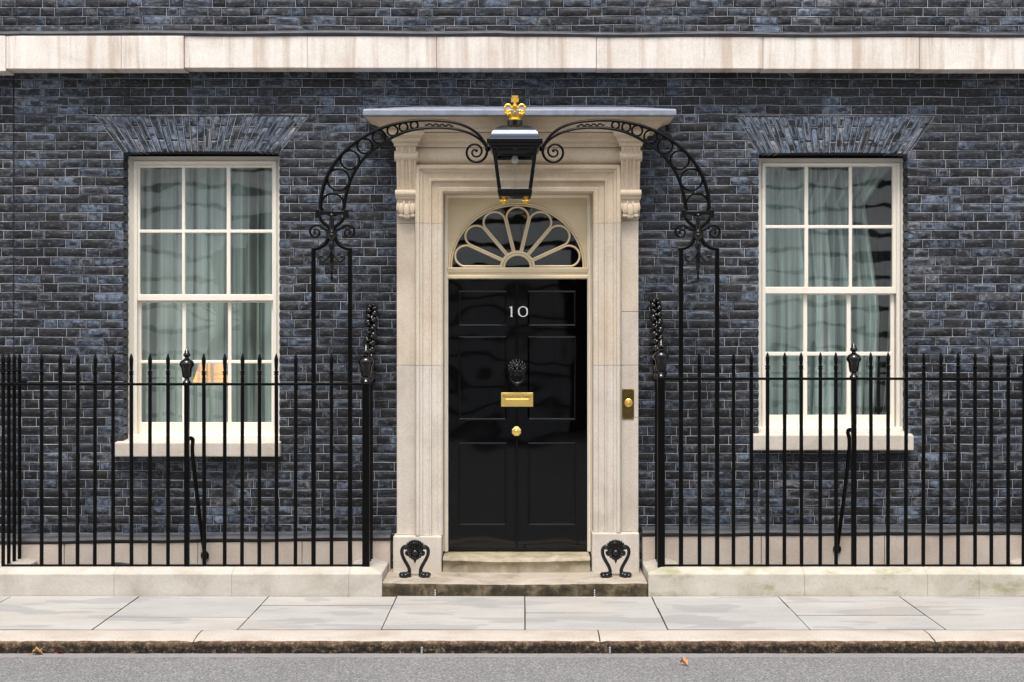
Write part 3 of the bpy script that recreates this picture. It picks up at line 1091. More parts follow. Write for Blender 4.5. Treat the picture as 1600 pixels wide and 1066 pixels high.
# --- string course with its lead flashing
sc = holder('string_course', house, (0, 0, PZ(107, -0.19)))
ys = -0.19
jx = [-5.9, PX(10, ys), PX(190, ys), PX(288, ys), PX(480, ys), PX(682, ys), PX(932, ys), PX(1192, ys), PX(1437, ys), 4.9, 5.9]
for i in range(len(jx) - 1):
    low = (112, 108.3, 108.3, 106.3, 106.6, 107.0, 107.5, 108.1, 108.8, 109.2)[i]
    top = (56, 56.3, 56.5, 56.7, 57.0, 57.4, 57.8, 58.3, 58.8, 59.0)[i]
    b = MB()
    g = 0.0012
    b.box(jx[i] + g, jx[i + 1] - g, ys - (0.012 if i < 3 else 0.0) - rng.uniform(0, 0.003), 0.05, PZ(low, ys), PZ(top, ys))
    b.build('stone_block', M['band_stone'], sc, bevel=0.005, origin=((jx[i] + jx[i + 1]) / 2, ys, PZ(low, ys)))
lf = MB()
ZFL = zc0 + PITCH * (math.floor((4.50 - PITCH / 2 - zc0) / PITCH) + 1) + 0.004
pts = []
for x in np.linspace(-5.9, 5.9, 90):
    px = VX + x * SS(ys)
    yy = 52.5 + (1.5 if px > 800 else 0) + 0.8 * math.sin(px * 0.021) + (1.2 if px < 12 else 0)
    pts.append((x, ys + 0.015 + rng.uniform(-0.003, 0.003), PZ(yy, ys)))
lf.tube(pts, 0.027, 8, flat=(1.3, 1.0))
lf.sweep([(-5.9, 0), (5.9, 0)], [(0.0, ZFL), (0.006, ZFL), (0.012, ZFL - 0.02), (0.1, 4.482), (0.20, 4.474), (0.20, 4.46), (-0.003, 4.46), (-0.003, ZFL)], lambda u, vv, h: (u, vv - 0.004, h))
lf.build('lead_flashing', M['lead'], house, smooth=45)

# --- stone base course behind the railings with a lead roll along its top
for side, xa, xb, za, zb_ in ((-1, -5.6, -1.07, PZ(854, -0.1), PZ(845, -0.1)), (1, 0.985, 5.6, PZ(839, -0.1), PZ(835, -0.1))):
    bh = holder('base_course', house, ((xa + xb) / 2, 0, 0))
    cuts = [xa]
    while cuts[-1] < xb - 1.3:
        cuts.append(cuts[-1] + rng.uniform(0.85, 1.15))
    cuts.append(xb)
    zz = lambda x: za + (zb_ - za) * (x - xa) / (xb - xa)
    for i in range(len(cuts) - 1):
        a, c = cuts[i] + 0.002, cuts[i + 1] - 0.002
        bb = MB()
        bb.prism([(a, -0.1), (c, -0.1), (c, zz(c)), (a, zz(a))], -0.10 - rng.uniform(0, 0.004), 0.02)
        bb.build('base_stone', M['base_stone'], bh, bevel=0.004, origin=((a + c) / 2, -0.1, 0))
    bb = MB()
    pts = [(x, -0.075 + rng.uniform(-0.004, 0.004), zz(x) + 0.030 + 0.004 * math.sin(x * 7)) for x in np.linspace(xa, xb, 50)]
    bb.tube(pts, 0.031, 8, flat=(1.5, 1.0))
    bb.sweep([(xa, zz(xa) + 0.03), (xb, zz(xb) + 0.03)], [(0.01, 0.032), (-0.024, 0.028), (-0.042, 0.0), (0.01, 0.0)], lambda u, vv, h: (u, -h, vv))
    bb.build('lead_capping', M['lead'], bh, smooth=45)


# ------------------------------------------------------------------ sash windows
def sash_window(w, fr, up, lo, cols_u, rows_u, cols_l, rows_l, sill):
    """all numbers are photograph pixels read off the window; every piece stands at its own depth"""
    YF, YU, YL = 0.165, 0.185, 0.225
    win = holder('window', house, ((w['x0'] + w['x1']) / 2, 0.16, w['z0']))

    def cells(cols, rows, x0, x1, y0, y1, Y):
        X = [PX(x0, Y)] + [PX(c, Y) for ab in cols for c in ab] + [PX(x1, Y)]
        Z = [PZ(y1, Y)] + [PZ(c, Y) for ab in reversed(rows) for c in reversed(ab)] + [PZ(y0, Y)]
        return X, Z
    # box frame
    b = MB()
    X = [PX(fr[0], YF) - 0.03, PX(fr[0] + 9, YF), PX(fr[1] - 9, YF), PX(fr[1], YF) + 0.03]
    Z = [w['z0'] - 0.02, PZ(fr[3] - 1, YF), PZ(fr[2] + 8, YF), PZ(fr[2], YF) + 0.02]
    b.grid(X, Z, lambda i, j: not (i == 1 and j == 1), YF, YF + 0.14)
    b.build('frame', M['cream'], win, bevel=0.004)
    # bead round the frame
    b = MB()
    x0, x1, z0, z1 = X[1], X[2], Z[1], Z[2]
    b.sweep([(x0, z0), (x0, z1), (x1, z1), (x1, z0)], [(-0.030, 0.0), (-0.022, 0.010), (-0.012, 0.010), (-0.006, 0.004), (0.006, 0.004), (0.006, -0.02), (-0.03, -0.02)], lambda u, vv, h: (u, YF - h, vv))
    b.build('frame_bead', M['cream'], win, bevel=0.002)
    for nm, cols, rows, ext, Y in (('upper_sash', cols_u, rows_u, up, YU), ('lower_sash', cols_l, rows_l, lo, YL)):
        X, Z = cells(cols, rows, *ext, Y)
        b = MB()
        b.grid(X, Z, lambda i, j: not (i % 2 == 1 and j % 2 == 1), Y, Y + 0.036)
        b.build(nm, M['cream'], win, bevel=0.0045)
        for a in range(3):
            for c in range(2):
                gx0, gx1, gz0, gz1 = X[1 + 2 * a] - 0.008, X[2 + 2 * a] + 0.008, Z[1 + 2 * c] - 0.008, Z[2 + 2 * c] + 0.008
                cx, cz = (gx0 + gx1) / 2, (gz0 + gz1) / 2
                b = MB()
                yy = Y + 0.020
                n_ = 1
                tx, tz = rng.uniform(-0.0022, 0.0022), rng.uniform(-0.0022, 0.0022)
                b.add([(gx0, yy - tx - tz, gz0), (gx1, yy + tx - tz, gz0), (gx1, yy + tx + tz, gz1), (gx0, yy - tx + tz, gz1)], [(0, 1, 2, 3)])
                b.build('pane', M['glass'], win, origin=(cx, yy, cz), fix=False)
    # sill
    b = MB()
    xa, xb, yt, yb = sill
    YS = -0.085
    z1, z0 = PZ(yt, YS), PZ(yb, YS)
    b.add([(PX(xa, YS), YS, z0), (PX(xb, YS), YS, z0), (PX(xb, YS), YS, z1), (PX(xa, YS), YS, z1),
           (PX(xa, YS), 0.16, z0), (PX(xb, YS), 0.16, z0), (PX(xb, YS), 0.16, z1 + 0.022), (PX(xa, YS), 0.16, z1 + 0.022)],
          [(0, 1, 2, 3), (5, 4, 7, 6), (3, 2, 6, 7), (0, 4, 5, 1), (1, 5, 6, 2), (0, 3, 7, 4)])
    b.build('sill', M['portland'], win, bevel=0.008)
    b = MB()
    b.box(w['x0'] + 0.002, w['x1'] - 0.002, 0.12, 0.33, w['z0'] + 0.0, w['z0'] + 0.045)
    b.build('sub_sill', M['cream'], win, bevel=0.01)
    # the room behind
    b = MB()
    x0, x1, z0, z1, y0, y1 = w['x0'] - 0.9, w['x1'] + 0.9, 0.35, 3.95, 0.345, 4.2
    for q in ([(x0, y1, z0), (x1, y1, z0), (x1, y1, z1), (x0, y1, z1)], [(x0, y0, z0), (x0, y1, z0), (x0, y1, z1), (x0, y0, z1)],
              [(x1, y1, z0), (x1, y0, z0), (x1, y0, z1), (x1, y1, z1)], [(x0, y0, z0), (x1, y0, z0), (x1, y1, z0), (x0, y1, z0)],
              [(x0, y1, z1), (x1, y1, z1), (x1, y0, z1), (x0, y0, z1)]):
        b.add(q, [(0, 1, 2, 3)])
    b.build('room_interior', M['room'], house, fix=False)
    return win


sash_window(LW, (204, 437, 248, 688), (213, 429, 254, 470), (215, 430, 466, 687),
            [(218.5, 284), (289, 354), (360, 425)], [(262, 359), (364, 460)],
            [(220.5, 284.5), (290.5, 356), (361.5, 424)], [(473, 563), (568, 660)], (178, 437, 692, 714))
sash_window(RW, (1186, 1411, 251, 677), (1190, 1402, 256, 459), (1190, 1398, 455, 676),
            [(1194, 1257), (1263, 1326.5), (1331.5, 1394.5)], [(260.5, 352), (357, 448.5)],
            [(1194, 1255), (1261.5, 1323), (1329.5, 1391.5)], [(461, 550), (556, 648.5)], (1177, 1428, 680, 704))

# ------------------------------------------------------------------ door surround
sur = holder('door_surround', house, (PX(808, 0), 0, 0))
YPI, YAR = -0.125, -0.15
zpl_l, zpl_r = PZ(838, -0.2), PZ(833, -0.2)
for xa, xb, zt in ((614, 690, zpl_l), (925, 999, zpl_r)):
    b = MB()
    b.box(PX(xa, -0.2), PX(xb, -0.2), -0.2, 0.05, 0.05, zt)
    b.build('plinth_block', M['portland'], sur, bevel=0.012, seg=3)
# plain strips beside the architrave, in stones
for xa, xb, cuts, zb_ in ((620, 648.5, [571, 349], zpl_l), (970.5, 997.5, [653, 571, 487, 345], zpl_r)):
    zz = [zb_] + [PZ(c, YPI) for c in cuts] + [PZ(232, YPI)]
    for i in range(len(zz) - 1):
        b = MB()
        b.box(PX(xa, YPI), PX(xb, YPI), YPI - rng.uniform(0, 0.002), 0.05, zz[i] + 0.0014, zz[i + 1] - 0.0014)
        b.build('pilaster_stone', M['mid_stone'] if i >= len(zz) - 3 else M['portland'], sur, bevel=0.003)
# architrave: profile goes from the outer edge (0) to the opening (W)
xo, xi = PX(649, YAR), PX(692, YAR)
W = xi - xo
xr_o, xr_i = PX(970, YAR), PX(928, YAR)
zto = PZ(258, YAR)
prof = [(0.0, -0.02), (0.0, 0.035), (0.012, 0.052), (0.034, 0.050), (0.040, 0.036), (0.058, 0.030), (0.066, 0.018), (0.076, 0.014), (0.098, 0.012),
        (W * 0.50, 0.012), (W * 0.52, 0.022), (W * 0.58, 0.022), (W * 0.60, -0.004), (W * 0.80, -0.006), (W * 0.83, 0.002), (W - 0.012, 0.002), (W, -0.008), (W, -0.20), (0.0, -0.20)]
mpa = lambda u, vv, h: (u, YAR - h, vv)
joints_l, joints_r = [PZ(571, YAR), PZ(349, YAR)], [PZ(571, YAR), PZ(349, YAR)]
for xx, zb_, js, sgn in ((xo, zpl_l, joints_l, 1), (xr_o, zpl_r, joints_r, -1)):
    zz = [zb_] + js
    for i in range(2):
        b = MB()
        a, c = zz[i] + 0.0014, zz[i + 1] - 0.0014
        path = [(xx, a), (xx, c)] if sgn > 0 else [(xx, c), (xx, a)]
        b.sweep(path, prof, mpa)
        b.build('jamb_stone', M['mid_stone'] if i else M['portland'], sur, bevel=0.002)
b = MB()
b.sweep([(xo, joints_l[1] + 0.0006), (xo, zto), (xr_o, zto), (xr_o, joints_r[1] + 0.0006)], prof, mpa)
b.build('architrave', M['tan_stone'], sur, bevel=0.002)
# swelling frieze
b = MB()
z0, z1 = PZ(257.5, -0.17), PZ(229, -0.17)
pf = [(0.05, z0)]
for k in range(11):
    a = -math.pi / 2 + math.pi * k / 10
    pf.append((-0.125 - 0.06 * math.cos(a), (z0 + z1) / 2 + (z1 - z0) / 2 * math.sin(a)))
pf.append((0.05, z1))
b.sweep([(PX(651, -0.15), 0), (PX(969, -0.15), 0)], [(-y, h) for y, h in pf], lambda u, vv, h: (u, vv, h))
b.build('frieze', M['tan_stone'], sur, smooth=40)
# consoles
for xa, xb, s in ((619.5, 650.5, -1), (970, 1000, 1)):
    YC = -0.20
    x0, x1 = PX(xa, YC), PX(xb, YC)
    con = MB()
    zt, zs_, zr, zl = PZ(229, -0.24), PZ(297, -0.17), PZ(308, -0.17), PZ(341, -0.14)
    # body: side profile extruded along x; the front leans back towards the foot
    body = [(-0.05, zt), (-0.245, zt), (-0.240, zt - 0.05), (-0.215, zt - 0.14), (-0.185, zt - 0.24), (-0.165, zs_), (-0.165, zr), (-0.150, zl + 0.02), (-0.11, zl), (-0.05, zl)]
    V = [(x0, y, z_) for y, z_ in body] + [(x1, y, z_) for y, z_ in body]
    n = len(body)
    con.add(V, [tuple(range(n)), tuple(range(2 * n - 1, n - 1, -1))] + [(i, i + n, (i + 1) % n + n, (i + 1) % n) for i in range(n)])
    # reeds down the front
    wd = x1 - x0
    for u, rr in ((0.07, 0.012), (0.32, 0.015), (0.50, 0.010), (0.68, 0.015), (0.93, 0.012)):
        con.tube([(x0 + wd * u, y + 0.002, z_) for y, z_ in body[1:6]], rr, 8)
    # roll, then the volutes that show at the sides near the top
    con.tube([(x0 - 0.012, -0.170, zr + 0.03), (x1 + 0.012, -0.170, zr + 0.03)], 0.030, 12)
    con.tube([(x0 - 0.008, -0.166, zr - 0.004), (x1 + 0.008, -0.166, zr - 0.004)], 0.016, 10)
    con.tube([(x0 - 0.014, -0.205, zt - 0.075), (x1 + 0.014, -0.205, zt - 0.075)], 0.044, 14)
    # acanthus leaf below the roll
    for u, zo, rr, sx, sz in ((0.5, 0.055, 0.034, 0.9, 1.9), (0.22, 0.070, 0.028, 0.9, 1.9), (0.78, 0.070, 0.028, 0.9, 1.9), (0.06, 0.085, 0.020, 0.8, 2.0), (0.94, 0.085, 0.020, 0.8, 2.0),
                              (0.5, 0.012, 0.026, 1.2, 0.8), (0.22, 0.018, 0.020, 1.2, 0.8), (0.80, 0.018, 0.020, 1.2, 0.8), (0.36, 0.10, 0.018, 0.7, 2.2), (0.64, 0.10, 0.018, 0.7, 2.2)):
        con.ball((x0 + wd * u, -0.165, zl + zo), rr, 8, 6, (sx, 1.0, sz))
    con.build('console', M['tan_stone'], sur, smooth=40)
    # moulded block on the console, under the hood
    blk = MB()
    zt2 = PZ(206, -0.27)
    z0_ = zt + 0.002
    pf = [(0.0, z0_), (0.012, z0_), (0.014, z0_ + 0.022), (0.030, z0_ + 0.038), (0.034, z0_ + 0.062), (0.060, z0_ + 0.085), (0.066, zt2), (-0.1, zt2), (-0.1, z0_)]
    blk.sweep([(x0 - 0.004, 0.03), (x0 - 0.004, -0.235), (x1 + 0.004, -0.235), (x1 + 0.004, 0.03)], pf, lambda u, vv, h: (u, vv, h))
    blk.build('console_cap', M['tan_stone'], sur, bevel=0.002)
# bed mould between the consoles, then the hood
hood = holder('door_hood', house, (PX(810), -0.2, PZ(200, -0.2)))
b = MB()
z1, z0 = PZ(206, -0.27) , PZ(229.5, -0.2)
pf = [(-0.1, z0), (0.165, z0), (0.168, z0 + 0.03), (0.195, z0 + 0.045), (0.200, z0 + 0.07), (0.235, z0 + 0.095), (0.250, z1 - 0.004), (-0.1, z1 - 0.004)]
b.sweep([(PX(650, -0.2), 0), (PX(971, -0.2), 0)], pf, lambda u, vv, h: (u, vv, h))
b.build('bed_moulding', M['tan_stone'], hood, bevel=0.002)
b = MB()
zl_ = PZ(181.5, -0.42)
pf = [(-0.02, z1), (0.270, z1), (0.272, z1 + 0.022), (0.292, z1 + 0.034), (0.318, z1 + 0.062), (0.350, z1 + 0.080), (0.386, zl_ - 0.012), (0.405, zl_ - 0.006), (0.405, zl_ - 0.001), (-0.02, zl_ - 0.001)]
HB = [(-0.838, 0.03), (-0.838, 0.0), (0.806, 0.0), (0.806, 0.03)]
b.sweep(HB, pf, lambda u, vv, h: (u, vv, h))
b.build('cornice', M['tan_stone'], hood, bevel=0.002)
b = MB()
zt = PZ(170.5, -0.42)
pf = [(-0.02, zl_ + 0.001), (0.418, zl_ + 0.001), (0.424, zl_ + 0.008), (0.424, zt - 0.01), (0.418, zt), (0.04, zt + 0.075), (-0.02, zt + 0.08)]
b.sweep(HB, pf, lambda u, vv, h: (u, vv, h))
b.build('lead_cover', M['lead_pale'], hood, bevel=0.004)

# ------------------------------------------------------------------ doorway: cream case, fanlight, door
case = holder('door_case', house, (PX(808), 0.05, 0.2))
YCs = 0.045
b = MB()
X = [PX(690, YCs), PX(699, YCs), PX(919, YCs), PX(928, YCs)]
Z = [PZ(862, YCs), PZ(308, YCs), PZ(299, YCs)]
b.grid(X, Z, lambda i, j: not (i == 1 and j == 0), YCs, YCs + 0.13)
b.build('door_frame', M['cream_warm'], case, bevel=0.004)
b = MB()
b.sweep([(X[1], Z[0]), (X[1], Z[1]), (X[2], Z[1]), (X[2], Z[0])], [(-0.022, 0.0), (-0.018, 0.010), (-0.008, 0.010), (-0.003, 0.0), (0.006, -0.01), (0.006, -0.03), (-0.022, -0.03)], mp=lambda u, vv, h: (u, YCs - h, vv))
b.build('frame_bead', M['cream'], case, bevel=0.002)
# transom
YT = 0.05
b = MB()
z0, z1 = PZ(436, YT), PZ(418, YT)
pf = [(-0.08, z0), (-0.01, z0), (0.004, z0 + 0.006), (0.004, z0 + 0.026), (-0.006, z0 + 0.034), (-0.006, z0 + 0.048), (0.006, z0 + 0.056), (0.014, z1 - 0.014), (0.014, z1), (-0.08, z1)]
b.sweep([(X[1] + 0.0005, 0), (X[2] - 0.0005, 0)], pf, lambda u, vv, h: (u, YT - vv - 0 - 0 if False else YT + vv * 0 + vv, h))
b.build('transom', M['cream_warm'], case, bevel=0.002)
# fanlight
fan = holder('fanlight', house, (PX(808), 0.09, PZ(418, 0.09)))
YFN = 0.085
CX, CZ = PX(808.5, YFN), PZ(418, YFN)
RX, RZ = 106.5 / SS(YFN), 100.5 / SS(YFN)
b = MB()
x0, x1, zt = X[1], X[2], Z[1]
NA = 48
arc = [(CX + RX * math.cos(math.pi * k / NA), CZ + RZ * math.sin(math.pi * k / NA)) for k in range(NA + 1)]
outr = []
for (ax, az) in arc:
    dx, dz = ax - CX, az - CZ
    t = min(((x1 - CX) / dx) if dx > 1e-9 else 1e9, ((x0 - CX) / dx) if dx < -1e-9 else 1e9, ((zt - CZ) / dz) if dz > 1e-9 else 1e9)
    outr.append((CX + dx * t, CZ + dz * t))
V = [(x, YFN, z_) for x, z_ in arc] + [(x, YFN, z_) for x, z_ in outr] + [(x, YFN + 0.04, z_) for x, z_ in arc]
n = NA + 1
F = []
for k in range(NA):
    F.append((k, k + n, k + 1 + n, k + 1))
    F.append((k, k + 1, k + 1 + 2 * n, k + 2 * n))
b.add(V, F)
for cxx in (x0, x1):
    k = min(range(n), key=lambda i: abs(outr[i][0] - cxx) + abs(outr[i][1] - zt))
    q = outr[k], outr[k + 1] if k + 1 < n else outr[k], outr[k - 1]
    b.add([(cxx, YFN, zt)] + [(p[0], YFN, p[1]) for p in q], [(0, 1, 2), (0, 1, 3)])
b.build('spandrel', M['cream_warm'], fan)
b = MB()
b.tube([(x, YFN - 0.004, z_) for x, z_ in arc], 0.0085, 8)
inner_arc = [(CX + (RX - 0.017) * math.cos(math.pi * k / NA), YFN + 0.002, CZ + (RZ - 0.017) * math.sin(math.pi * k / NA)) for k in range(NA + 1)]
b.tube(inner_arc, 0.0075, 8)
b.build('arch_moulding', M['cream_warm'], fan, smooth=60)
b = MB()
zin = CZ
b.add([(CX, YFN + 0.028, CZ)] + [(x, YFN + 0.028, z_) for x, z_ in arc], [(0, k + 1, k + 2) for k in range(NA)])
b.build('pane', M['fan_glass'], fan, fix=False)
NP = 7
r0, r1 = 0.138, 0.446
kz = RZ / RX
for k in range(NP):
    a0, a1 = math.pi * k / NP, math.pi * (k + 1) / NP
    am = (a0 + a1) / 2
    ha = (a1 - a0) / 2
    rl = r1 * math.sin(ha)
    cxx, czz = r1 * math.cos(ha) * math.cos(am), r1 * math.cos(ha) * math.sin(am)
    pts = []
    ins = 0.0075
    for rr in np.linspace(r0, r1 - 0.01, 6):
        pts.append((rr * math.cos(a0) - ins * math.sin(a0), rr * math.sin(a0) + ins * math.cos(a0)))
    for s in range(17):
        t = am - math.pi / 2 + math.pi * s / 16
        pts.append((cxx + (rl - ins) * math.cos(t), czz + (rl - ins) * math.sin(t)))
    for rr in np.linspace(r1 - 0.01, r0, 6):
        pts.append((rr * math.cos(a1) + ins * math.sin(a1), rr * math.sin(a1) - ins * math.cos(a1)))
    P3 = [(CX + u, YFN + 0.008, CZ + w_ * kz + 0.003) for u, w_ in pts]
    b = MB()
    b.tube(P3, 0.0098, 6, flat=(1.5, 1.0), up=(0, 1, 0))
    b.tube([(x, y - 0.012, z_) for x, y, z_ in P3], 0.0050, 6)
    b.build('glazing_bar', M['cream_warm'], fan, smooth=50)
b = MB()
for rr, rad in ((r0 - 0.004, 0.0125), (r0 - 0.027, 0.010)):
    P3 = [(CX + rr * math.cos(math.pi * s / 24), YFN + 0.006, CZ + rr * kz * math.sin(math.pi * s / 24)) for s in range(25)]
    b.tube(P3, rad, 8)
b.build('hub_bar', M['cream_warm'], fan, smooth=60)
# hall behind
b = MB()
x0, x1, z0, z1, y0, y1 = DOORWAY[0] - 0.5, DOORWAY[1] + 0.5, 0.1, 3.6, 0.345, 4.0
for q in ([(x0, y1, z0), (x1, y1, z0), (x1, y1, z1), (x0, y1, z1)], [(x0, y0, z0), (x0, y1, z0), (x0, y1, z1), (x0, y0, z1)],
          [(x1, y1, z0), (x1, y0, z0), (x1, y0, z1), (x1, y1, z1)], [(x0, y0, z0), (x1, y0, z0), (x1, y1, z0), (x0, y1, z0)],
          [(x0, y1, z1), (x1, y1, z1), (x1, y0, z1), (x0, y0, z1)]):
    b.add(q, [(0, 1, 2, 3)])
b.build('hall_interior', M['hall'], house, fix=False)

# the door itself
door = holder('door', house, (PX(808, 0.1), 0.1, PZ(862, 0.1)))
YD = 0.10
dx0, dx1, dz0, dz1 = PX(699.5, YD), PX(918.5, YD), PZ(862, YD) + 0.004, PZ(436, YD) + 0.01
pc = [(718, 790), (826, 898)]
pr = [(456, 508), (527, 655), (693, 820)]
X = [dx0] + [PX(c, YD) for ab in pc for c in ab] + [dx1]
Z = [dz0] + [PZ(c, YD) for ab in reversed(pr) for c in reversed(ab)] + [dz1]
b = MB()
b.grid(X, Z, lambda i, j: not (i % 2 == 1 and j % 2 == 1), YD, YD + 0.05)
b.build('door_leaf', M['door'], door, bevel=0.001, seg=1)
for i in (1, 3):
    for j in (1, 3, 5):
        x0, x1, z0, z1 = X[i], X[i + 1], Z[j], Z[j + 1]
        b = MB()
        b.box(x0 - 0.003, x1 + 0.003, YD + 0.0065, YD + 0.045, z0 - 0.003, z1 + 0.003)
        path = [(x0, z0), (x0, z1), (x1, z1), (x1, z0)]
        b.sweep(path, [(-0.009, 0.0), (-0.008, 0.0035), (-0.003, 0.005), (0.002, 0.004), (0.006, 0.0), (0.0075, -0.008), (-0.009, -0.008)], lambda u, vv, h: (u, YD - h, vv), closed_path=True)
        b.build('door_panel', M['door'], door, bevel=0.0007, seg=1)
b = MB()
xc = PX(807.5, YD)
for z0, z1 in ((dz0 + 0.02, PZ(682, YD)), (PZ(665, YD), PZ(637, YD)), (PZ(612, YD), PZ(604, YD)), (PZ(556, YD), dz1 - 0.02)):
    b.tube([(xc, YD - 0.002, z0), (xc, YD - 0.002, z1)], 0.011, 8)
b.build('centre_bead', M['door'], door, smooth=60)
# numerals
def numeral(polys, name):
    b = MB()
    for p in polys:
        b.prism(p, YD - 0.004, YD + 0.001)
    return b.build(name, M['white'], door)


def zx(px, py):
    return PX(px, YD), PZ(py, YD)


numeral([[zx(796.9, 495.2), zx(801.6, 495.2), zx(800.4, 494.2), zx(800.4, 479.0), zx(799.6, 478.6), zx(795.6, 480.4), zx(795.8, 481.0), zx(798.1, 480.8), zx(798.1, 494.2)]], 'numeral')
b = MB()
K = 40
cx0, cz0 = zx(817.2, 487.0)
V = []
tilt = R(14)
for s in range(K):
    t = 2 * math.pi * s / K
    for (rx_, rz_) in ((8.2, 8.3), (6.6 - 1.4 * abs(math.cos(t - tilt)) ** 1.5 + 0.2, 6.9)):
        V.append((cx0 + rx_ / SS(YD) * math.cos(t), cz0 + rz_ / SS(YD) * math.sin(t)))
V3 = [(x, YD - 0.004, z_) for x, z_ in V] + [(x, YD + 0.001, z_) for x, z_ in V]
F = []
for s in range(K):
    a, c = 2 * s, 2 * ((s + 1) % K)
    o = 2 * K
    F += [(a, c, c + 1, a + 1), (a, a + o, c + o, c), (a + 1, c + 1, c + 1 + o, a + 1 + o)]
b.add(V3, F)
b.build('numeral', M['white'], door)
# knocker: lion mask with a ring
kx, kz0 = zx(808, 576)
b = MB()
kr = random.Random(4)
b.lathe([(0.066, 0.0), (0.062, 0.012), (0.03, 0.02)], (kx, YD, kz0), 20, 'y')
for ringi, (rad, cnt, sz) in enumerate(((0.066, 15, 0.019), (0.050, 13, 0.019), (0.036, 9, 0.016))):
    for s in range(cnt):
        t = 2 * math.pi * (s + 0.5 * ringi) / cnt
        if math.sin(t) < -0.75 and ringi < 2:
            continue
        b.ball((kx + rad * math.cos(t), YD - 0.016 - 0.009 * ringi, kz0 + rad * math.sin(t) * 0.98), sz * kr.uniform(0.85, 1.15), 7, 5, (0.8, 1.0, 1.25))
b.ball((kx, YD - 0.030, kz0 + 0.016), 0.031, 12, 8, (1.0, 0.8, 0.95))          # brow
b.ball((kx, YD - 0.052, kz0 - 0.008), 0.017, 10, 7, (0.9, 1.0, 1.3))           # nose and muzzle
for s in (-1, 1):
    b.ball((kx + s * 0.015, YD - 0.046, kz0 - 0.022), 0.014, 8, 6)             # cheeks
    b.ball((kx + s * 0.013, YD - 0.050, kz0 + 0.014), 0.0065, 8, 6)            # eyes
    b.ball((kx + s * 0.040, YD - 0.030, kz0 + 0.042), 0.014, 8, 6)             # ears
b.ball((kx, YD - 0.040, kz0 - 0.040), 0.015, 8, 6, (1.2, 0.8, 0.8))            # jaw
pts = [(kx + 0.056 * math.sin(t), YD - 0.052 + 0.004 * math.cos(t), kz0 - 0.070 - 0.050 * math.cos(t)) for t in np.linspace(-2.35, 2.35, 24)]
b.tube(pts, [0.0065 + 0.004 * math.cos(i / 23 * math.pi - math.pi / 2) for i in range(24)], 8)
b.lathe([(0.014, 0.0), (0.014, 0.03), (0.007, 0.036)], (kx, YD, PZ(600, YD)), 10, 'y')
b.prism([(kx, PZ(608, YD)), (kx + 0.028, PZ(600, YD)), (kx - 0.028, PZ(600, YD))], YD - 0.012, YD)
b.build('knocker', M['iron_gloss'], door, smooth=60)
# letterbox
b = MB()
x0, z0 = zx(783, 635.5)
x1, z1 = zx(833, 613.5)
b.box(x0, x1, YD - 0.008, YD + 0.002, z0, z1)
b.build('letterbox', M['brass'], door, bevel=0.003)
b = MB()
fx0, fz0 = zx(791, 633.0)
fx1, fz1 = zx(825, 625.0)
b.box(fx0, fx1, YD - 0.012, YD - 0.0075, fz0, fz1)
b.tube([(fx0 - 0.005, YD - 0.014, fz0), (fx0 - 0.005, YD - 0.014, fz1 + 0.006), (fx1 + 0.005, YD - 0.014, fz1 + 0.006), (fx1 + 0.005, YD - 0.014, fz0)], 0.0035, 6)
b.build('letter_flap', M['brass'], door, bevel=0.001)
flat_text('First Lord of the Treasury', 0.035, 'lettering', M['engrave'], door, ((x0 + x1) / 2, YD - 0.0086, PZ(619.6, YD)), width=(x1 - x0) * 0.90)
# knob
b = MB()
hx, hz = zx(807, 673.5)
b.lathe([(0.036, 0.0), (0.036, 0.004), (0.018, 0.010), (0.016, 0.030), (0.038, 0.040), (0.042, 0.050), (0.040, 0.060), (0.026, 0.066), (0.016, 0.064), (0.010, 0.070)], (hx, YD, hz), 8, 'y', rot=R(22.5))
b.build('knob', M['brass'], door, bevel=0.002)

# bell plate on the right jamb
bp = holder('bell_plate', house, (PX(982, YPI), YPI, PZ(631, YPI)))
b = MB()
x0, x1, z0, z1 = PX(972, YPI), PX(990.5, YPI), PZ(654.5, YPI), PZ(608, YPI)
b.box(x0, x1, YPI - 0.008, YPI + 0.0, z0, z1)
b.build('plate', M['brass_dark'], bp, bevel=0.0015)
b = MB()
cx_, cz_ = PX(982, YPI), PZ(629.5, YPI)
yb = YPI - 0.008
b.lathe([(0.034, 0.0), (0.034, 0.004), (0.029, 0.007), (0.026, 0.003), (0.022, 0.003), (0.020, 0.008), (0.016, 0.009), (0.013, 0.004), (0.010, 0.004), (0.009, 0.012), (0.004, 0.014)], (cx_, yb, cz_), 24, 'y')
b.build('bell_push', M['brass'], bp, smooth=40)
for xx in (x0 + 0.008, x1 - 0.008):
    for zz in (z0 + 0.008, z1 - 0.008):
        b = MB()
        b.ball((xx, yb, zz), 0.0035, 8, 4)
        b.build('screw', M['brass'], bp)

# ------------------------------------------------------------------ steps
steps = thing('doorstep', 'two worn stone steps rising to the black front door', 'doorstep', (PX(808, -0.5), -0.5, 0))


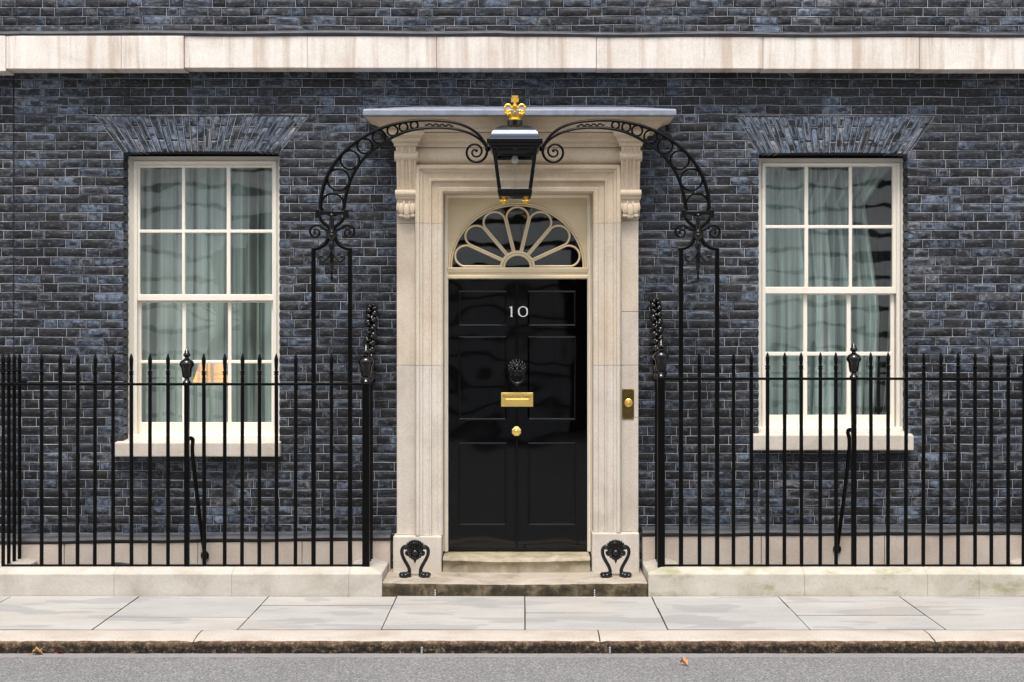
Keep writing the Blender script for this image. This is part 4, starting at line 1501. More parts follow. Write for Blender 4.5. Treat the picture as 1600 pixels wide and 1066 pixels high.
def step(name, x0, x1, y0, y1, z0, z1, dip, mats, r, nose=0.0):
    b = MB()
    m = 40
    prof_n = 7
    V, F, mi = [], [], []
    for a in range(m + 1):
        u = a / m
        x = x0 + (x1 - x0) * u
        d = dip * math.sin(math.pi * u) ** 1.5 + r.uniform(-0.002, 0.002)
        jj = r.uniform(-0.005, 0.005)
        P = [(y1, z1), ((y0 + y1) / 2, z1 - d * 0.5), (y0 + 0.03 + jj, z1 - d), (y0 + 0.008 + jj, z1 - d - 0.008), (y0 + jj, z1 - d - 0.025), (y0 + nose + jj, z1 - d - 0.045), (y0 + nose, z0)]
        V += [(x, y, z_) for y, z_ in P]
    k = prof_n
    for a in range(m):
        for q in range(k - 1):
            F.append((a * k + q, a * k + q + 1, (a + 1) * k + q + 1, (a + 1) * k + q))
            mi.append(0 if q < 3 else 1)
    F += [tuple(range(k)), tuple(m * k + q for q in range(k - 1, -1, -1))]
    mi += [1, 1]
    b.v, b.f, b.mi = V, F, mi
    return b.build(name, mats, steps, smooth=45)


sr = random.Random(8)
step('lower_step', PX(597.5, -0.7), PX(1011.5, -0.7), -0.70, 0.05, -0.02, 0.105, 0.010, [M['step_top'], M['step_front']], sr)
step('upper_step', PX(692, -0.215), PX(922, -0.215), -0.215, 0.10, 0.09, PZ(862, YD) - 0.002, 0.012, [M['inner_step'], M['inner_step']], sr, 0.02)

# ------------------------------------------------------------------ dwarf walls under the railings
YR = -0.55                      # plane of the railings
ZC = PZ(885, YR)                # top of the coping
dprof = [(0.0, -0.03), (0.0, 0.168), (-0.006, 0.176), (-0.115, ZC), (-0.20, ZC), (-0.275, 0.185), (-0.28, 0.175), (-0.28, -0.03)]
mpd = lambda u, vv, h: (u, vv, h)


def dwarf(label, xl, xr, joints, mat, wall_back=-0.105):
    d = thing('dwarf_wall', label, 'low wall', ((xl + xr) / 2, -0.56, 0), 'stone walls carrying the railings')
    F_ = -0.70
    jx = [xl] + joints + [xr]
    first = [(xl, wall_back), (xl, F_), (joints[0] - 0.0003, F_)]
    last = [(joints[-1] + 0.0003, F_), (xr, F_), (xr, wall_back)]
    for path in [first] + [[(joints[i] + 0.0003, F_), (joints[i + 1] - 0.0003, F_)] for i in range(len(joints) - 1)] + [last]:
        b = MB()
        b.sweep(path, dprof, mpd)
        c = sum(p[0] for p in path) / len(path)
        b.build('wall_stone', mat, d, bevel=0.004, origin=(c, F_, 0))
    return d


dwarf('pale low stone wall carrying the railings, on the side away from the bell plate', PX(-36, -0.7), PX(597, -0.7), [PX(x, -0.7) for x in (178, 362, 545)], M['dwarf_pale'])
dwarf('green-stained low stone wall carrying the railings, on the bell plate side', PX(1013, -0.7), PX(1668, -0.7), [PX(x, -0.7) for x in (1257, 1449, 1530)], M['dwarf_stone'])

# ------------------------------------------------------------------ iron railings
def bar_mesh(ztop, zrail):
    b = MB()
    b.lathe([(0.0152, ZC - 0.01), (0.0148, zrail + 0.045), (0.0125, zrail + 0.070), (0.0185, zrail + 0.075), (0.0185, zrail + 0.082), (0.0125, zrail + 0.086),
             (0.0190, zrail + 0.092), (0.0190, zrail + 0.100), (0.0110, zrail + 0.106), (0.0135, zrail + 0.13), (0.0165, ztop - 0.055), (0.0160, ztop - 0.045), (0.0075, ztop - 0.015), (0.001, ztop)], (0, 0, 0), 10)
    return b.mesh('railing_bar', M['iron'], smooth=40)


def urn(b, x, y, zr, k=1.0):
    b.lathe([(0.030 * k, zr), (0.036 * k, zr + 0.010 * k), (0.022 * k, zr + 0.028 * k), (0.020 * k, zr + 0.040 * k), (0.036 * k, zr + 0.052 * k), (0.041 * k, zr + 0.085 * k), (0.046 * k, zr + 0.125 * k),
             (0.062 * k, zr + 0.150 * k), (0.060 * k, zr + 0.166 * k), (0.050 * k, zr + 0.185 * k), (0.028 * k, zr + 0.198 * k), (0.018 * k, zr + 0.206 * k), (0.016 * k, zr + 0.214 * k),
             (0.030 * k, zr + 0.226 * k), (0.031 * k, zr + 0.238 * k), (0.018 * k, zr + 0.256 * k), (0.020 * k, zr + 0.262 * k), (0.010 * k, zr + 0.276 * k), (0.001, zr + 0.290 * k)], (x, y, 0), 14)


def railing(label, bars_px, thick_px, newel_px, rail_py, tip_py, stay, x_far, sgn):
    """sgn: +1 when the doorway lies on the +X side of this railing"""
    zr, zt = PZ(rail_py, YR), PZ(tip_py, YR)
    xn = PX(newel_px, YR)
    r = thing('iron_railing', label, 'railing', ((xn + x_far) / 2, YR, ZC), 'spiked iron railings beside the door')
    bm_ = bar_mesh(zt, zr)
    rr = random.Random(3)
    for px in bars_px:
        o = share('railing_bar', bm_, (PX(px, YR), YR, 0), r)
        o.rotation_euler = (rr.uniform(-0.004, 0.004), rr.uniform(-0.0028, 0.0028), rr.uniform(0, 1))
    for yy in (-0.42, -0.29, -0.16):
        share('railing_bar', bm_, (xn, yy, 0), r)
        share('railing_bar', bm_, (x_far, yy, 0), r)
    share('railing_bar', bm_, (x_far, YR, 0), r)
    x0, x1 = min(xn, x_far), max(xn, x_far)
    b = MB()
    b.box(x0 - 0.02, x1 + 0.02, YR - 0.017, YR + 0.017, zr - 0.010, zr + 0.010)
    b.box(xn - 0.016, xn + 0.016, YR + 0.02, -0.01, zr - 0.012, zr + 0.008)
    b.box(x_far - 0.016, x_far + 0.016, YR + 0.02, -0.01, zr - 0.012, zr + 0.008)
    b.build('top_rail', M['iron'], r, bevel=0.003)
    b = MB()
    b.box(x0, x1, YR - 0.018, YR + 0.018, ZC + 0.004, ZC + 0.014)
    b.build('bottom_rail', M['iron'], r, bevel=0.002)
    # thicker bar with an urn
    xt = PX(thick_px, YR)
    b = MB()
    b.box(xt - 0.019, xt + 0.019, YR - 0.0185, YR + 0.0185, ZC - 0.01, zr + 0.004)
    b.build('standard', M['iron'], r, bevel=0.003)
    b = MB()
    urn(b, xt, YR, zr + 0.006, 0.96)
    b.build('urn_finial', M['iron_gloss'], r, smooth=40)
    # newel at the doorway corner
    b = MB()
    b.box(xn - 0.028, xn + 0.028, YR - 0.03, YR + 0.03, ZC - 0.02, zr + 0.012)
    b.build('newel', M['iron'], r, bevel=0.005)
    b = MB()
    urn(b, xn, YR, zr + 0.012, 1.03)
    b.build('urn_finial', M['iron_gloss'], r, smooth=40)
    # scrolled wing on the return, climbing to the wall
    b = MB()
    stem = smooth_path([(xn, -0.47, zr + 0.01), (xn, -0.36, zr + 0.20), (xn, -0.22, zr + 0.34), (xn, -0.10, zr + 0.50), (xn, -0.045, zr + 0.60)], 5)
    b.tube(stem, 0.016, 8)
    b.box(xn - 0.018, xn + 0.018, -0.06, 0.005, zr, zr + 0.615)
    lr = random.Random(12)
    for i in range(len(stem)):
        p = stem[i]
        s = 1 if i % 2 else -1
        b.ball((p.x + s * 0.026, p.y - 0.02, p.z + 0.01), lr.uniform(0.020, 0.032), 8, 6, (1.0, 1.2, 1.2))
        b.ball((p.x - s * 0.016, p.y - 0.035, p.z + 0.03), lr.uniform(0.015, 0.023), 8, 6, (1.0, 1.2, 1.0))
    b.tube(spiral((-0.22, zr + 0.13), 0.105, 0.012, R(160), R(160 - 620), 40, 'yz', xn), 0.011, 8)
    b.tube(spiral((-0.12, zr + 0.30), 0.07, 0.012, R(-20), R(-20 + 560), 36, 'yz', xn), 0.010, 8)
    for q in range(5):
        b.ball((xn + (0.02 if q % 2 else -0.015) * sgn, -0.40 + q * 0.07, zr + 0.05 + 0.02 * (q % 2)), 0.024, 8, 6, (0.9, 1.2, 1.5))
    b.build('scroll_wing', M['iron_gloss'], r, smooth=50)
    # curved stay from the standard back to the foot of the wall
    b = MB()
    P = [(xt, YR + 0.02, PZ(stay[0], YR)), (xt - sgn * -0.03, YR + 0.07, PZ(stay[0] + 1, YR + 0.07)), (PX(stay[1], -0.4), -0.40, PZ(stay[2], -0.40)), (PX(stay[3], -0.25), -0.25, PZ(stay[4], -0.25)), (PX(stay[5], -0.115), -0.115, PZ(stay[6], -0.115))]
    b.tube(smooth_path(P, 7), 0.0165, 8)
    b.ball((P[-1][0], -0.115, P[-1][2]), 0.035, 10, 6, (1.0, 0.6, 1.1))
    b.build('back_stay', M['iron'], r, smooth=60)
    return r


LB = [65, 94, 121, 148, 176.5, 205.5, 234, 262.5, 319.5, 351, 378, 405, 432.5, 461.5, 518]
RB = [1093, 1146, 1174, 1199, 1225.5, 1252.5, 1281.5, 1306.5, 1361.5, 1387.5, 1415, 1442.5, 1470.5, 1497, 1523.5, 1549, 1575, 1599]
railing('spiked black iron railing in front of the sash window lit by an amber lamp', LB, 292, 572, 600.5, 552, (686, 301, 712, 311, 800, 320, 868), PX(5, YR), 1)
railing('spiked black iron railing in front of the sash window with a dark drape', RB, 1334, 1033, 592, 550, (673, 1327, 700, 1317, 790, 1308, 858), PX(1632, YR), -1)


# ------------------------------------------------------------------ lamp arch over the doorway
def lamp_arch(label, mirror, cx_px, posts_px, foot_rail):
    r = thing('lamp_arch', label, 'lamp bracket', (PX(cx_px, YR), YR, ZC), 'wrought iron arches carrying the lantern')
    MX = lambda px: PX(px if not mirror else 2 * 805.0 - px + mirror, YR)
    y = YR
    pt = lambda px, py, dy=0.0: (MX(px), y + dy, PZ(py, YR))
    for px in posts_px:
        b = MB()
        xx = PX(px, YR)
        b.box(xx - 0.0165, xx + 0.0165, y - 0.0165 + 0.001, y + 0.0165 + 0.001, ZC - 0.015, PZ(388, YR))
        b.build('post', M['iron'], r, bevel=0.003)
    # shoulders that draw the posts together under the collar
    b = MB()
    b.tube(smooth_path([pt(487.5, 389), pt(499, 387), pt(509, 380), pt(515, 368)], 5), 0.0165, 8)
    b.tube(smooth_path([pt(549.5, 389), pt(538, 387), pt(528, 380), pt(522, 368)], 5), 0.0165, 8)
    b.build('shoulder', M['iron'], r, smooth=50)
    # collar, stem and cross plate
    b = MB()
    xx = MX(518.3)
    zc = PZ(366, YR)
    b.lathe([(0.03, zc - 0.045), (0.046, zc - 0.02), (0.052, zc - 0.005), (0.040, zc + 0.002), (0.044, zc + 0.01), (0.044, zc + 0.022), (0.022, zc + 0.030), (0.018, PZ(340, YR))], (xx, y, 0), 12)
    b.box(MX(519.3) - 0.123, MX(519.3) + 0.123, y - 0.022, y + 0.022, PZ(336, YR), PZ(330, YR))
    for px in (497.5, 541):
        b.box(MX(px) - 0.020, MX(px) + 0.020, y - 0.030, y + 0.030, PZ(341.5, YR), PZ(328, YR))
        b.ball((MX(px), y - 0.03, PZ(329, YR)), 0.012, 8, 6)
    b.ball((xx, y - 0.01, PZ(336.5, YR)), 0.020, 10, 6, (1, 1, 0.7))
    b.build('collar', M['iron_gloss'], r, smooth=40, bevel=0.002)
    # scrolls each side of the stem: from the block down into the collar and up into a volute
    for s, bx, vx in ((-1, 500, 493.5), (1, 537, 544.5)):
        b = MB()
        b.tube(smooth_path([pt(bx, 341), pt(bx - s * 4, 347), pt(518.5 + s * 5, 355), pt(518.5 + s * 3.0, 364)], 5), 0.014, 8)
        sp = []
        d = -1 if not mirror else 1
        cxx, czz = MX(vx), PZ(363, YR)
        out = s * (1 if not mirror else -1)     # +1: volute lies on the +x side of the stem
        a0 = R(180) if out > 0 else R(0)
        pts = [(MX(518.5 + s * 4), y, PZ(361, YR))]
        cu = spiral((cxx, czz), 0.060, 0.010, a0 + (-0.55 if out > 0 else 0.55), a0 + (-0.55 - 9.3 if out > 0 else 0.55 + 9.3), 44, 'xz', y)
        b.tube(pts + cu, [0.011] + [0.010 - 0.004 * i / 44 for i in range(45)], 8)
        b.ball(cu[-1], 0.011, 8, 6)
        b.build('scroll', M['iron'], r, smooth=60)
    # pendant leaf drop
    b = MB()
    b.lathe([(0.001, PZ(442, YR)), (0.012, PZ(436, YR)), (0.006, PZ(431, YR)), (0.013, PZ(425, YR)), (0.010, PZ(422, YR)), (0.020, PZ(420, YR)), (0.017, PZ(415, YR)), (0.017, PZ(402, YR)), (0.024, PZ(396, YR)), (0.018, PZ(390, YR)), (0.025, PZ(384, YR)), (0.014, PZ(376, YR)), (0.03, PZ(372, YR))], (xx, y, 0), 10)
    for s in (-1, 1):
        hook = smooth_path([pt(518.5 + s * 1, 391, -0.012), pt(518.5 + s * 6, 402, -0.014), pt(518.5 + s * 13, 408, -0.014), pt(518.5 + s * 19, 404, -0.014), pt(518.5 + s * 18.5, 400, -0.014), pt(518.5 + s * 15, 401, -0.014)], 5)
        b.tube(hook, 0.010, 8)
        b.ball(hook[-1], 0.012, 8, 6)
    b.build('pendant', M['iron_gloss'], r, smooth=40)
    # two arched bars
    OUT = [(500.5, 330), (503, 302), (512, 274), (530, 246), (552.5, 225), (581, 207), (609, 196), (637, 190), (661, 188), (684, 188.5), (709, 191.5), (731, 199), (748, 211), (760.5, 228)]
    INN = [(537, 330), (539.5, 311), (545.5, 288), (555.5, 266), (572, 244), (592, 228), (614, 214.5), (637, 205), (662, 200.5), (689, 199.5), (712, 202), (734, 208.5), (751, 219), (760, 230)]
    op = smooth_path([pt(*p) for p in OUT], 6)
    ip = smooth_path([pt(*p) for p in INN], 6)
    b = MB()
    b.tube(op, [0.0175 - 0.006 * i / (len(op) - 1) for i in range(len(op))], 8, flat=(1.15, 0.9))
    b.build('outer_bar', M['iron'], r, smooth=50)
    b = MB()
    b.tube(ip, [0.0165 - 0.006 * i / (len(ip) - 1) for i in range(len(ip))], 8, flat=(1.15, 0.9))
    b.build('inner_bar', M['iron'], r, smooth=50)
    # rings between the bars, each touching its neighbour
    i = 3
    last = None
    while i < len(op) - 20:
        p = op[i]
        q = min(ip, key=lambda w_: (w_ - p).length)
        c = (p + q) / 2
        rad = (p - q).length / 2 - 0.006
        if PX(0, YR) is not None and (c.z > PZ(194.5, YR) and abs(c.x - MX(657)) < 0.03 or rad < 0.026):
            break
        if last is None or (c - last[0]).length >= last[1] + rad + 0.010:
            b = MB()
            b.tube([(c.x + rad * math.cos(2 * math.pi * s / 24), y, c.z + rad * math.sin(2 * math.pi * s / 24)) for s in range(24)], 0.0085, 6, closed=True, flat=(1.5, 1.0))
            b.build('ring', M['iron'], r, smooth=60, origin=(c.x, y, c.z))
            last = (c, rad)
            op_i = i
        # finer steps along the bar
        i += 1
    b = MB()
    ws = [pt(664 + 44 * t, 194.6 + 1.6 * t + 1.4 * math.sin(t * 28), 0.0) for t in np.linspace(0, 1, 40)]
    b.tube(ws, 0.0065, 6)
    b.build('wavy_bar', M['iron'], r, smooth=60)
    # volute at the lantern end
    cxx, czz = MX(743), PZ(237.5, YR)
    rr0 = abs(MX(761.5) - cxx)
    right = MX(761.5) > cxx
    a0, a1 = (R(20), R(20) - 12.0) if right else (R(160), R(160) + 12.0)
    cu = spiral((cxx, czz), rr0, 0.012, a0, a1, 60, 'xz', y)
    b = MB()
    b.tube([pt(760.5, 228)] + cu, [0.011] + [0.0105 - 0.004 * i / 60 for i in range(61)], 8)
    b.ball(cu[-1], 0.013, 8, 6)
    b.ball((MX(762), y, PZ(233, YR)), 0.022, 8, 6)
    b.build('end_volute', M['iron'], r, smooth=60)
    return r


lamp_arch('wrought iron lamp arch with rings rising beside the bell plate jamb', -1.0, 1092, (1064, 1120.5), 592)
lamp_arch('wrought iron lamp arch with rings, on the amber-lit window side of the lantern', 0, 518, (490, 547), 600)

# ------------------------------------------------------------------ lantern
lx = PX(804.5, YR)
lan = thing('lantern', 'black glazed street lantern with gilt crown hanging above the door', 'lantern', (lx, YR, PZ(308, YR)))
S45 = math.sqrt(2)
b = MB()
z0 = PZ(221, YR)
hw = lambda px: px / SS(YR) * S45
rf = [(hw(38), z0)]
for hf, w_ in ((0.10, 37.6), (0.22, 37.0), (0.36, 35.6), (0.50, 33.6), (0.64, 30.8), (0.76, 27.4), (0.86, 23.6), (0.94, 19.4), (1.0, 14.0)):
    rf.append((hw(w_), z0 + (PZ(197.0, YR) - z0) * hf))
b.lathe(rf, (lx, YR, 0), 4, rot=R(45))
b.build('roof', M['roof_gloss'], lan, smooth=50)
b = MB()
b.lathe([(0.062, PZ(199, YR)), (0.060, PZ(189, YR)), (0.048, PZ(188, YR))], (lx, YR, 0), 16)
b.build('neck', M['iron_gloss'], lan, smooth=40)
b = MB()
h1 = 43 / SS(YR)
b.box(lx - h1, lx + h1, YR - h1, YR + h1, PZ(227, YR), PZ(221.5, YR))
h2 = 40 / SS(YR)
b.box(lx - h2, lx + h2, YR - h2, YR + h2, PZ(232.5, YR), PZ(227, YR) - 0.0005)
h3 = 37.5 / SS(YR)
b.grid([lx - h3, lx - h3 + 0.03, lx + h3 - 0.03, lx + h3], [PZ(237, YR), PZ(232.5, YR) - 0.0005], lambda i, j: i != 1, YR - h3 + 0.0315, YR + h3 - 0.0315)
b.box(lx - h3, lx + h3, YR - h3, YR - h3 + 0.03, PZ(237, YR), PZ(232.5, YR) - 0.0005)
b.box(lx - h3, lx + h3, YR + h3 - 0.03, YR + h3, PZ(237, YR), PZ(232.5, YR) - 0.0005)
b.build('eaves', M['iron_gloss'], lan, bevel=0.003)
zt, zb_ = PZ(237, YR), PZ(300, YR)
ht, hb = 34.5 / SS(YR), 26 / SS(YR)
for sx in (-1, 1):
    for sy in (-1, 1):
        b = MB()
        b.tube([(lx + sx * (ht - 0.013), YR + sy * (ht - 0.013), zt), (lx + sx * (hb - 0.013), YR + sy * (hb - 0.013), zb_)], 0.0195, 4, up=(1, 0, 0))
        b.build('corner_bar', M['iron_gloss'], lan, bevel=0.003)
b = MB()
hh = hb + 0.004
for (za, zc_, h_) in ((PZ(304, YR), PZ(297.5, YR), hh),):
    b.grid([lx - h_, lx - h_ + 0.03, lx + h_ - 0.03, lx + h_], [za, zc_], lambda i, j: i != 1, YR - h_ + 0.0305, YR + h_ - 0.0305)
    b.box(lx - h_, lx + h_, YR - h_, YR - h_ + 0.03, za, zc_)
    b.box(lx - h_, lx + h_, YR + h_ - 0.03, YR + h_, za, zc_)
b.box(lx - hh + 0.008, lx + hh - 0.008, YR - hh + 0.008, YR + hh - 0.008, PZ(309, YR), PZ(304.5, YR))
b.build('base_frame', M['iron_gloss'], lan, bevel=0.002)
for k in range(4):
    a = k * math.pi / 2
    ca, sa = math.cos(a), math.sin(a)
    q = []
    for u, z_, h_ in ((-1, zb_, hb), (1, zb_, hb), (1, zt, ht), (-1, zt, ht)):
        du = u * (h_ - 0.016)
        dn = -(h_ - 0.012)
        q.append((lx + du * ca - dn * sa * 1.0, YR + du * sa + dn * ca, z_))
    b = MB()
    b.add(q, [(0, 1, 2, 3)])
    c = tuple(sum(p[i] for p in q) / 4 for i in range(3))
    b.build('pane', M['lamp_glass'], lan, origin=c, fix=False)
b = MB()
hh = ht - 0.02
b.grid([lx - hh, lx - hh + 0.02, lx + hh - 0.02, lx + hh], [PZ(246, YR), PZ(238, YR)], lambda i, j: i != 1, YR - hh + 0.02, YR + hh - 0.02)
b.box(lx - hh, lx + hh, YR - hh, YR - hh + 0.0195, PZ(247, YR), PZ(238, YR))
b.box(lx - hh, lx + hh, YR + hh - 0.0195, YR + hh, PZ(247, YR), PZ(238, YR))
b.build('inner_band', M['iron'], lan)
b = MB()
zb0 = PZ(256, YR)
b.lathe([(0.001, zb0), (0.018, zb0 + 0.004), (0.027, zb0 + 0.018), (0.028, zb0 + 0.032), (0.018, zb0 + 0.055), (0.013, zb0 + 0.075), (0.013, zt)], (lx, YR, 0), 14)
b.build('bulb', M['bulb'], lan, smooth=60)
b = MB()
b.tube([(lx - 0.0, YR, PZ(297, YR)), (lx, YR, PZ(262, YR))], 0.012, 10)
b.build('glass_stem', M['lamp_glass'], lan, smooth=60)
# gilt feet
for sx in (-1, 1):
    b = MB()
    fx_ = lx + sx * 17 / SS(YR)
    zz = PZ(306.5, YR)
    fy = YR - 0.085
    b.lathe([(0.022, zz), (0.026, zz - 0.008), (0.016, zz - 0.016), (0.016, zz - 0.028), (0.030, zz - 0.038), (0.030, zz - 0.050), (0.016, zz - 0.060), (0.010, zz - 0.068), (0.002, zz - 0.074)], (fx_, fy, 0), 12)
    for k in range(5):
        t = 2 * math.pi * k / 5
        b.ball((fx_ + 0.026 * math.cos(t), fy + 0.026 * math.sin(t), zz - 0.046), 0.012, 8, 6, (1, 1, 0.8))
    b.build('gilt_foot', M['gold'], lan, smooth=50)
# crown
b = MB()
zc = PZ(189, YR)
rc = 12.8 / SS(YR)
b.lathe([(rc * 0.62, zc), (rc * 0.78, zc + 0.004), (rc * 0.80, zc + 0.016), (rc * 0.74, zc + 0.020), (rc * 0.80, zc + 0.040), (rc * 0.70, zc + 0.042), (rc * 0.6, zc + 0.01)], (lx, YR, 0), 20)
for k in range(8):
    t = 2 * math.pi * k / 8
    c_, s_ = math.cos(t), math.sin(t)
    if k % 2 == 0:
        pth = [(lx + c_ * rr_ * rc, YR + s_ * rr_ * rc, zc + zz_) for rr_, zz_ in ((0.80, 0.036), (1.05, 0.066), (1.20, 0.098), (1.08, 0.122), (0.70, 0.126), (0.35, 0.104), (0.08, 0.100))]
        b.tube(smooth_path(pth, 4), 0.0085, 6)
        b.ball((lx + c_ * rc * 1.24, YR + s_ * rc * 1.24, zc + 0.105), 0.011, 7, 5)
        b.ball((lx + c_ * rc * 1.08, YR + s_ * rc * 1.08, zc + 0.060), 0.010, 7, 5)
    for dz_, dr, sz in ((0.050, 0.84, 0.014), (0.072, 0.86, 0.012)):
        b.ball((lx + c_ * rc * dr, YR + s_ * rc * dr, zc + dz_), sz, 7, 5, (1, 1, 1.2))
b.ball((lx, YR, zc + 0.112), 0.022, 12, 8)
zx_ = zc + 0.128
b.box(lx - 0.011, lx + 0.011, YR - 0.010, YR + 0.010, zx_, zx_ + 0.066)
b.prism([(lx - 0.030, zx_ + 0.020), (lx + 0.030, zx_ + 0.020), (lx + 0.030, zx_ + 0.050), (lx - 0.030, zx_ + 0.050)], YR - 0.0085, YR + 0.0085)
b.prism([(lx - 0.024, zx_ + 0.055), (lx + 0.024, zx_ + 0.055), (lx + 0.026, zx_ + 0.070), (lx - 0.026, zx_ + 0.070)], YR - 0.0080, YR + 0.0080)
b.build('crown', M['gold'], lan, smooth=50)


# ------------------------------------------------------------------ boot scrapers
def scraper(label, px):
    YB = -0.40
    S = SS(YB)
    x = PX(px, YB)
    zf = 0.100
    r = thing('boot_scraper', label, 'boot scraper', (x, YB, zf), 'boot scrapers on the doorstep')
    z = lambda py: PZ(py, YB)
    zoff = zf - z(900.5)
    z = lambda py: PZ(py, YB) + zoff
    for s in (-1, 1):
        b = MB()
        P = [(x + s * dx / S, YB, z(py)) for dx, py in ((8.5, 900), (8.5, 893), (9.5, 887), (13, 880), (18, 871), (20.5, 863), (19.5, 856), (14.5, 852.5), (9.5, 854.5), (7, 860), (9, 865), (12.5, 865.5), (14, 862.5), (12, 860.5))]
        P = smooth_path(P, 5)
        b.tube(P, [0.0145 if i < 40 else 0.0145 - 0.006 * (i - 40) / (len(P) - 40) for i in range(len(P))], 8)
        b.build('leg', M['iron_gloss'], r, smooth=60)
        b = MB()
        for dx, dy, k in ((11, -0.03, 1.35), (15.5, -0.045, 1.3), (20.0, -0.03, 1.2), (14, -0.085, 1.2), (19.5, -0.085, 1.05)):
            b.ball((x + s * dx / S, YB + dy * 0.6, zf + 0.017 * k), 0.020 * k, 9, 6, (1.1, 1.3, 0.95))
        b.tube([(x + s * 8.5 / S, YB, zf + 0.012), (x + s * 21 / S, YB - 0.02, zf + 0.010)], 0.013, 8)
        b.build('paw', M['iron_gloss'], r, smooth=60)
    b = MB()
    zc = z(863)
    for k in range(11):
        t = R(8 + 164 * k / 10)
        rr = 0.074
        b.ball((x + rr * math.cos(t), YB - 0.004, zc + 0.028 + rr * 0.92 * math.sin(t)), 0.0125, 8, 6, (1, 0.9, 1))
    b.lathe([(0.066, 0.0), (0.062, 0.010), (0.050, 0.014)], (x, YB + 0.004, zc + 0.030), 20, 'y')
    for k in range(7):
        t = R(20 + 140 * k / 6)
        b.tube([(x + 0.018 * math.cos(t), YB - 0.012, zc + 0.02 + 0.018 * math.sin(t)), (x + 0.058 * math.cos(t), YB - 0.014, zc + 0.026 + 0.056 * math.sin(t))], [0.005, 0.011], 7)
    b.build('palmette', M['iron_gloss'], r, smooth=50)
    b = MB()
    b.lathe([(0.030, 0.0), (0.030, 0.012), (0.020, 0.022), (0.004, 0.026)], (x, YB - 0.008, zc), 12, 'y')
    for k in range(7):
        t = R(200 + 140 * k / 6)
        b.ball((x + 0.052 * math.cos(t), YB - 0.008, zc + 0.008 + 0.052 * math.sin(t)), 0.013, 8, 6)
    b.prism([(x, z(880)), (x + 0.017, z(872)), (x - 0.017, z(872))], YB - 0.012, YB + 0.006)
    b.tube([(x - 0.07, YB, zc + 0.006), (x + 0.07, YB, zc + 0.006)], 0.008, 8)
    b.build('boss', M['iron_gloss'], r, smooth=50)
    return r


scraper('black lyre-shaped iron boot scraper with lion paws, by the jamb without the bell plate', 648.5)
scraper('black lyre-shaped iron boot scraper with lion paws, by the jamb under the bell plate', 962)


# ------------------------------------------------------------------ behind the glass
def curtain(name, label, cat, x0, x1, z0, z1, Y, folds, amp, mat, edge=None, top_wave=0.0, seed=1, group=None):
    b = MB()
    r = random.Random(seed)
    nx_, nz_ = 150, 14
    ph = [r.uniform(0, 6.28) for _ in range(4)]
    V = []
    for j in range(nz_ + 1):
        t = j / nz_
        z_ = z0 + (z1 - z0) * t
        xe0, xe1 = (x0, x1) if edge is None else edge(t)
        for i in range(nx_ + 1):
            u = i / nx_
            wv = math.sin(u * folds * 6.283 + ph[0] + 1.6 * math.sin(u * 9 + ph[1])) + 0.5 * math.sin(u * folds * 15.1 + ph[2]) * (0.6 + 0.4 * math.sin(7 * u + ph[3]))
            V.append((xe0 + (xe1 - xe0) * u + 0.058 * math.sin(u * folds * 6.283 + ph[1] + 2.2 * math.sin(u * 8 + ph[3])) * (1 - 0.45 * t) * min(1, 6 * u, 6 * (1 - u)), Y + amp * wv * (1.0 - 0.35 * t), z_ + (top_wave * math.sin(u * folds * 4) if j == nz_ else 0)))
    F = [(j * (nx_ + 1) + i, j * (nx_ + 1) + i + 1, (j + 1) * (nx_ + 1) + i + 1, (j + 1) * (nx_ + 1) + i) for j in range(nz_) for i in range(nx_)]
    b.add(V, F)
    o = b.build(name, mat, smooth=80, origin=((x0 + x1) / 2, Y, z0), fix=False)
    return tag(o, label, cat, group)


curtain('net_curtain', 'pleated net curtain behind the window glowing with an amber lamp', 'net curtain', LW['x0'] - 0.05, LW['x1'] + 0.1, LW['z0'] + 0.05, LW['z1'] - 0.06, 0.42, 8, 0.055, M['net'], seed=3, group='net curtains behind the sash windows')
rx0, rx1 = RW['x0'] - 0.05, PX(1352, 0.42)


def redge(t):
    # t from sill to head: the free edge sweeps in towards the middle of its fall
    xe = np.interp(t, [0.0, 0.18, 0.45, 0.72, 0.86, 1.0], [1366, 1372, 1376, 1360, 1352, 1394])
    return rx0, PX(float(xe), 0.42)


curtain('net_curtain', 'net curtain drawn aside from a dark drape in the other window', 'net curtain', rx0, rx1, RW['z0'] + 0.05, RW['z1'] - 0.06, 0.42, 7, 0.055, M['net'], edge=redge, seed=6, group='net curtains behind the sash windows')
curtain('drape', 'dark green drape hanging beside the drawn-back net curtain', 'curtain', PX(1335, 0.62), RW['x1'] + 0.3, RW['z0'] - 0.1, RW['z1'] + 0.1, 0.62, 6, 0.035, M['drape'], seed=9)
curtain('drape', 'pale green curtain edge gathered low at the far side of the dark drape', 'curtain', PX(1385, 0.5), PX(1402, 0.5), RW['z0'] - 0.05, RW['z1'] - 0.5, 0.50, 2, 0.02, M['drape_pale'],
        edge=lambda t: (PX(float(np.interp(t, [0, 0.1, 0.3, 1.0], [1368, 1382, 1388, 1397])), 0.5), PX(1408, 0.5)), seed=11)
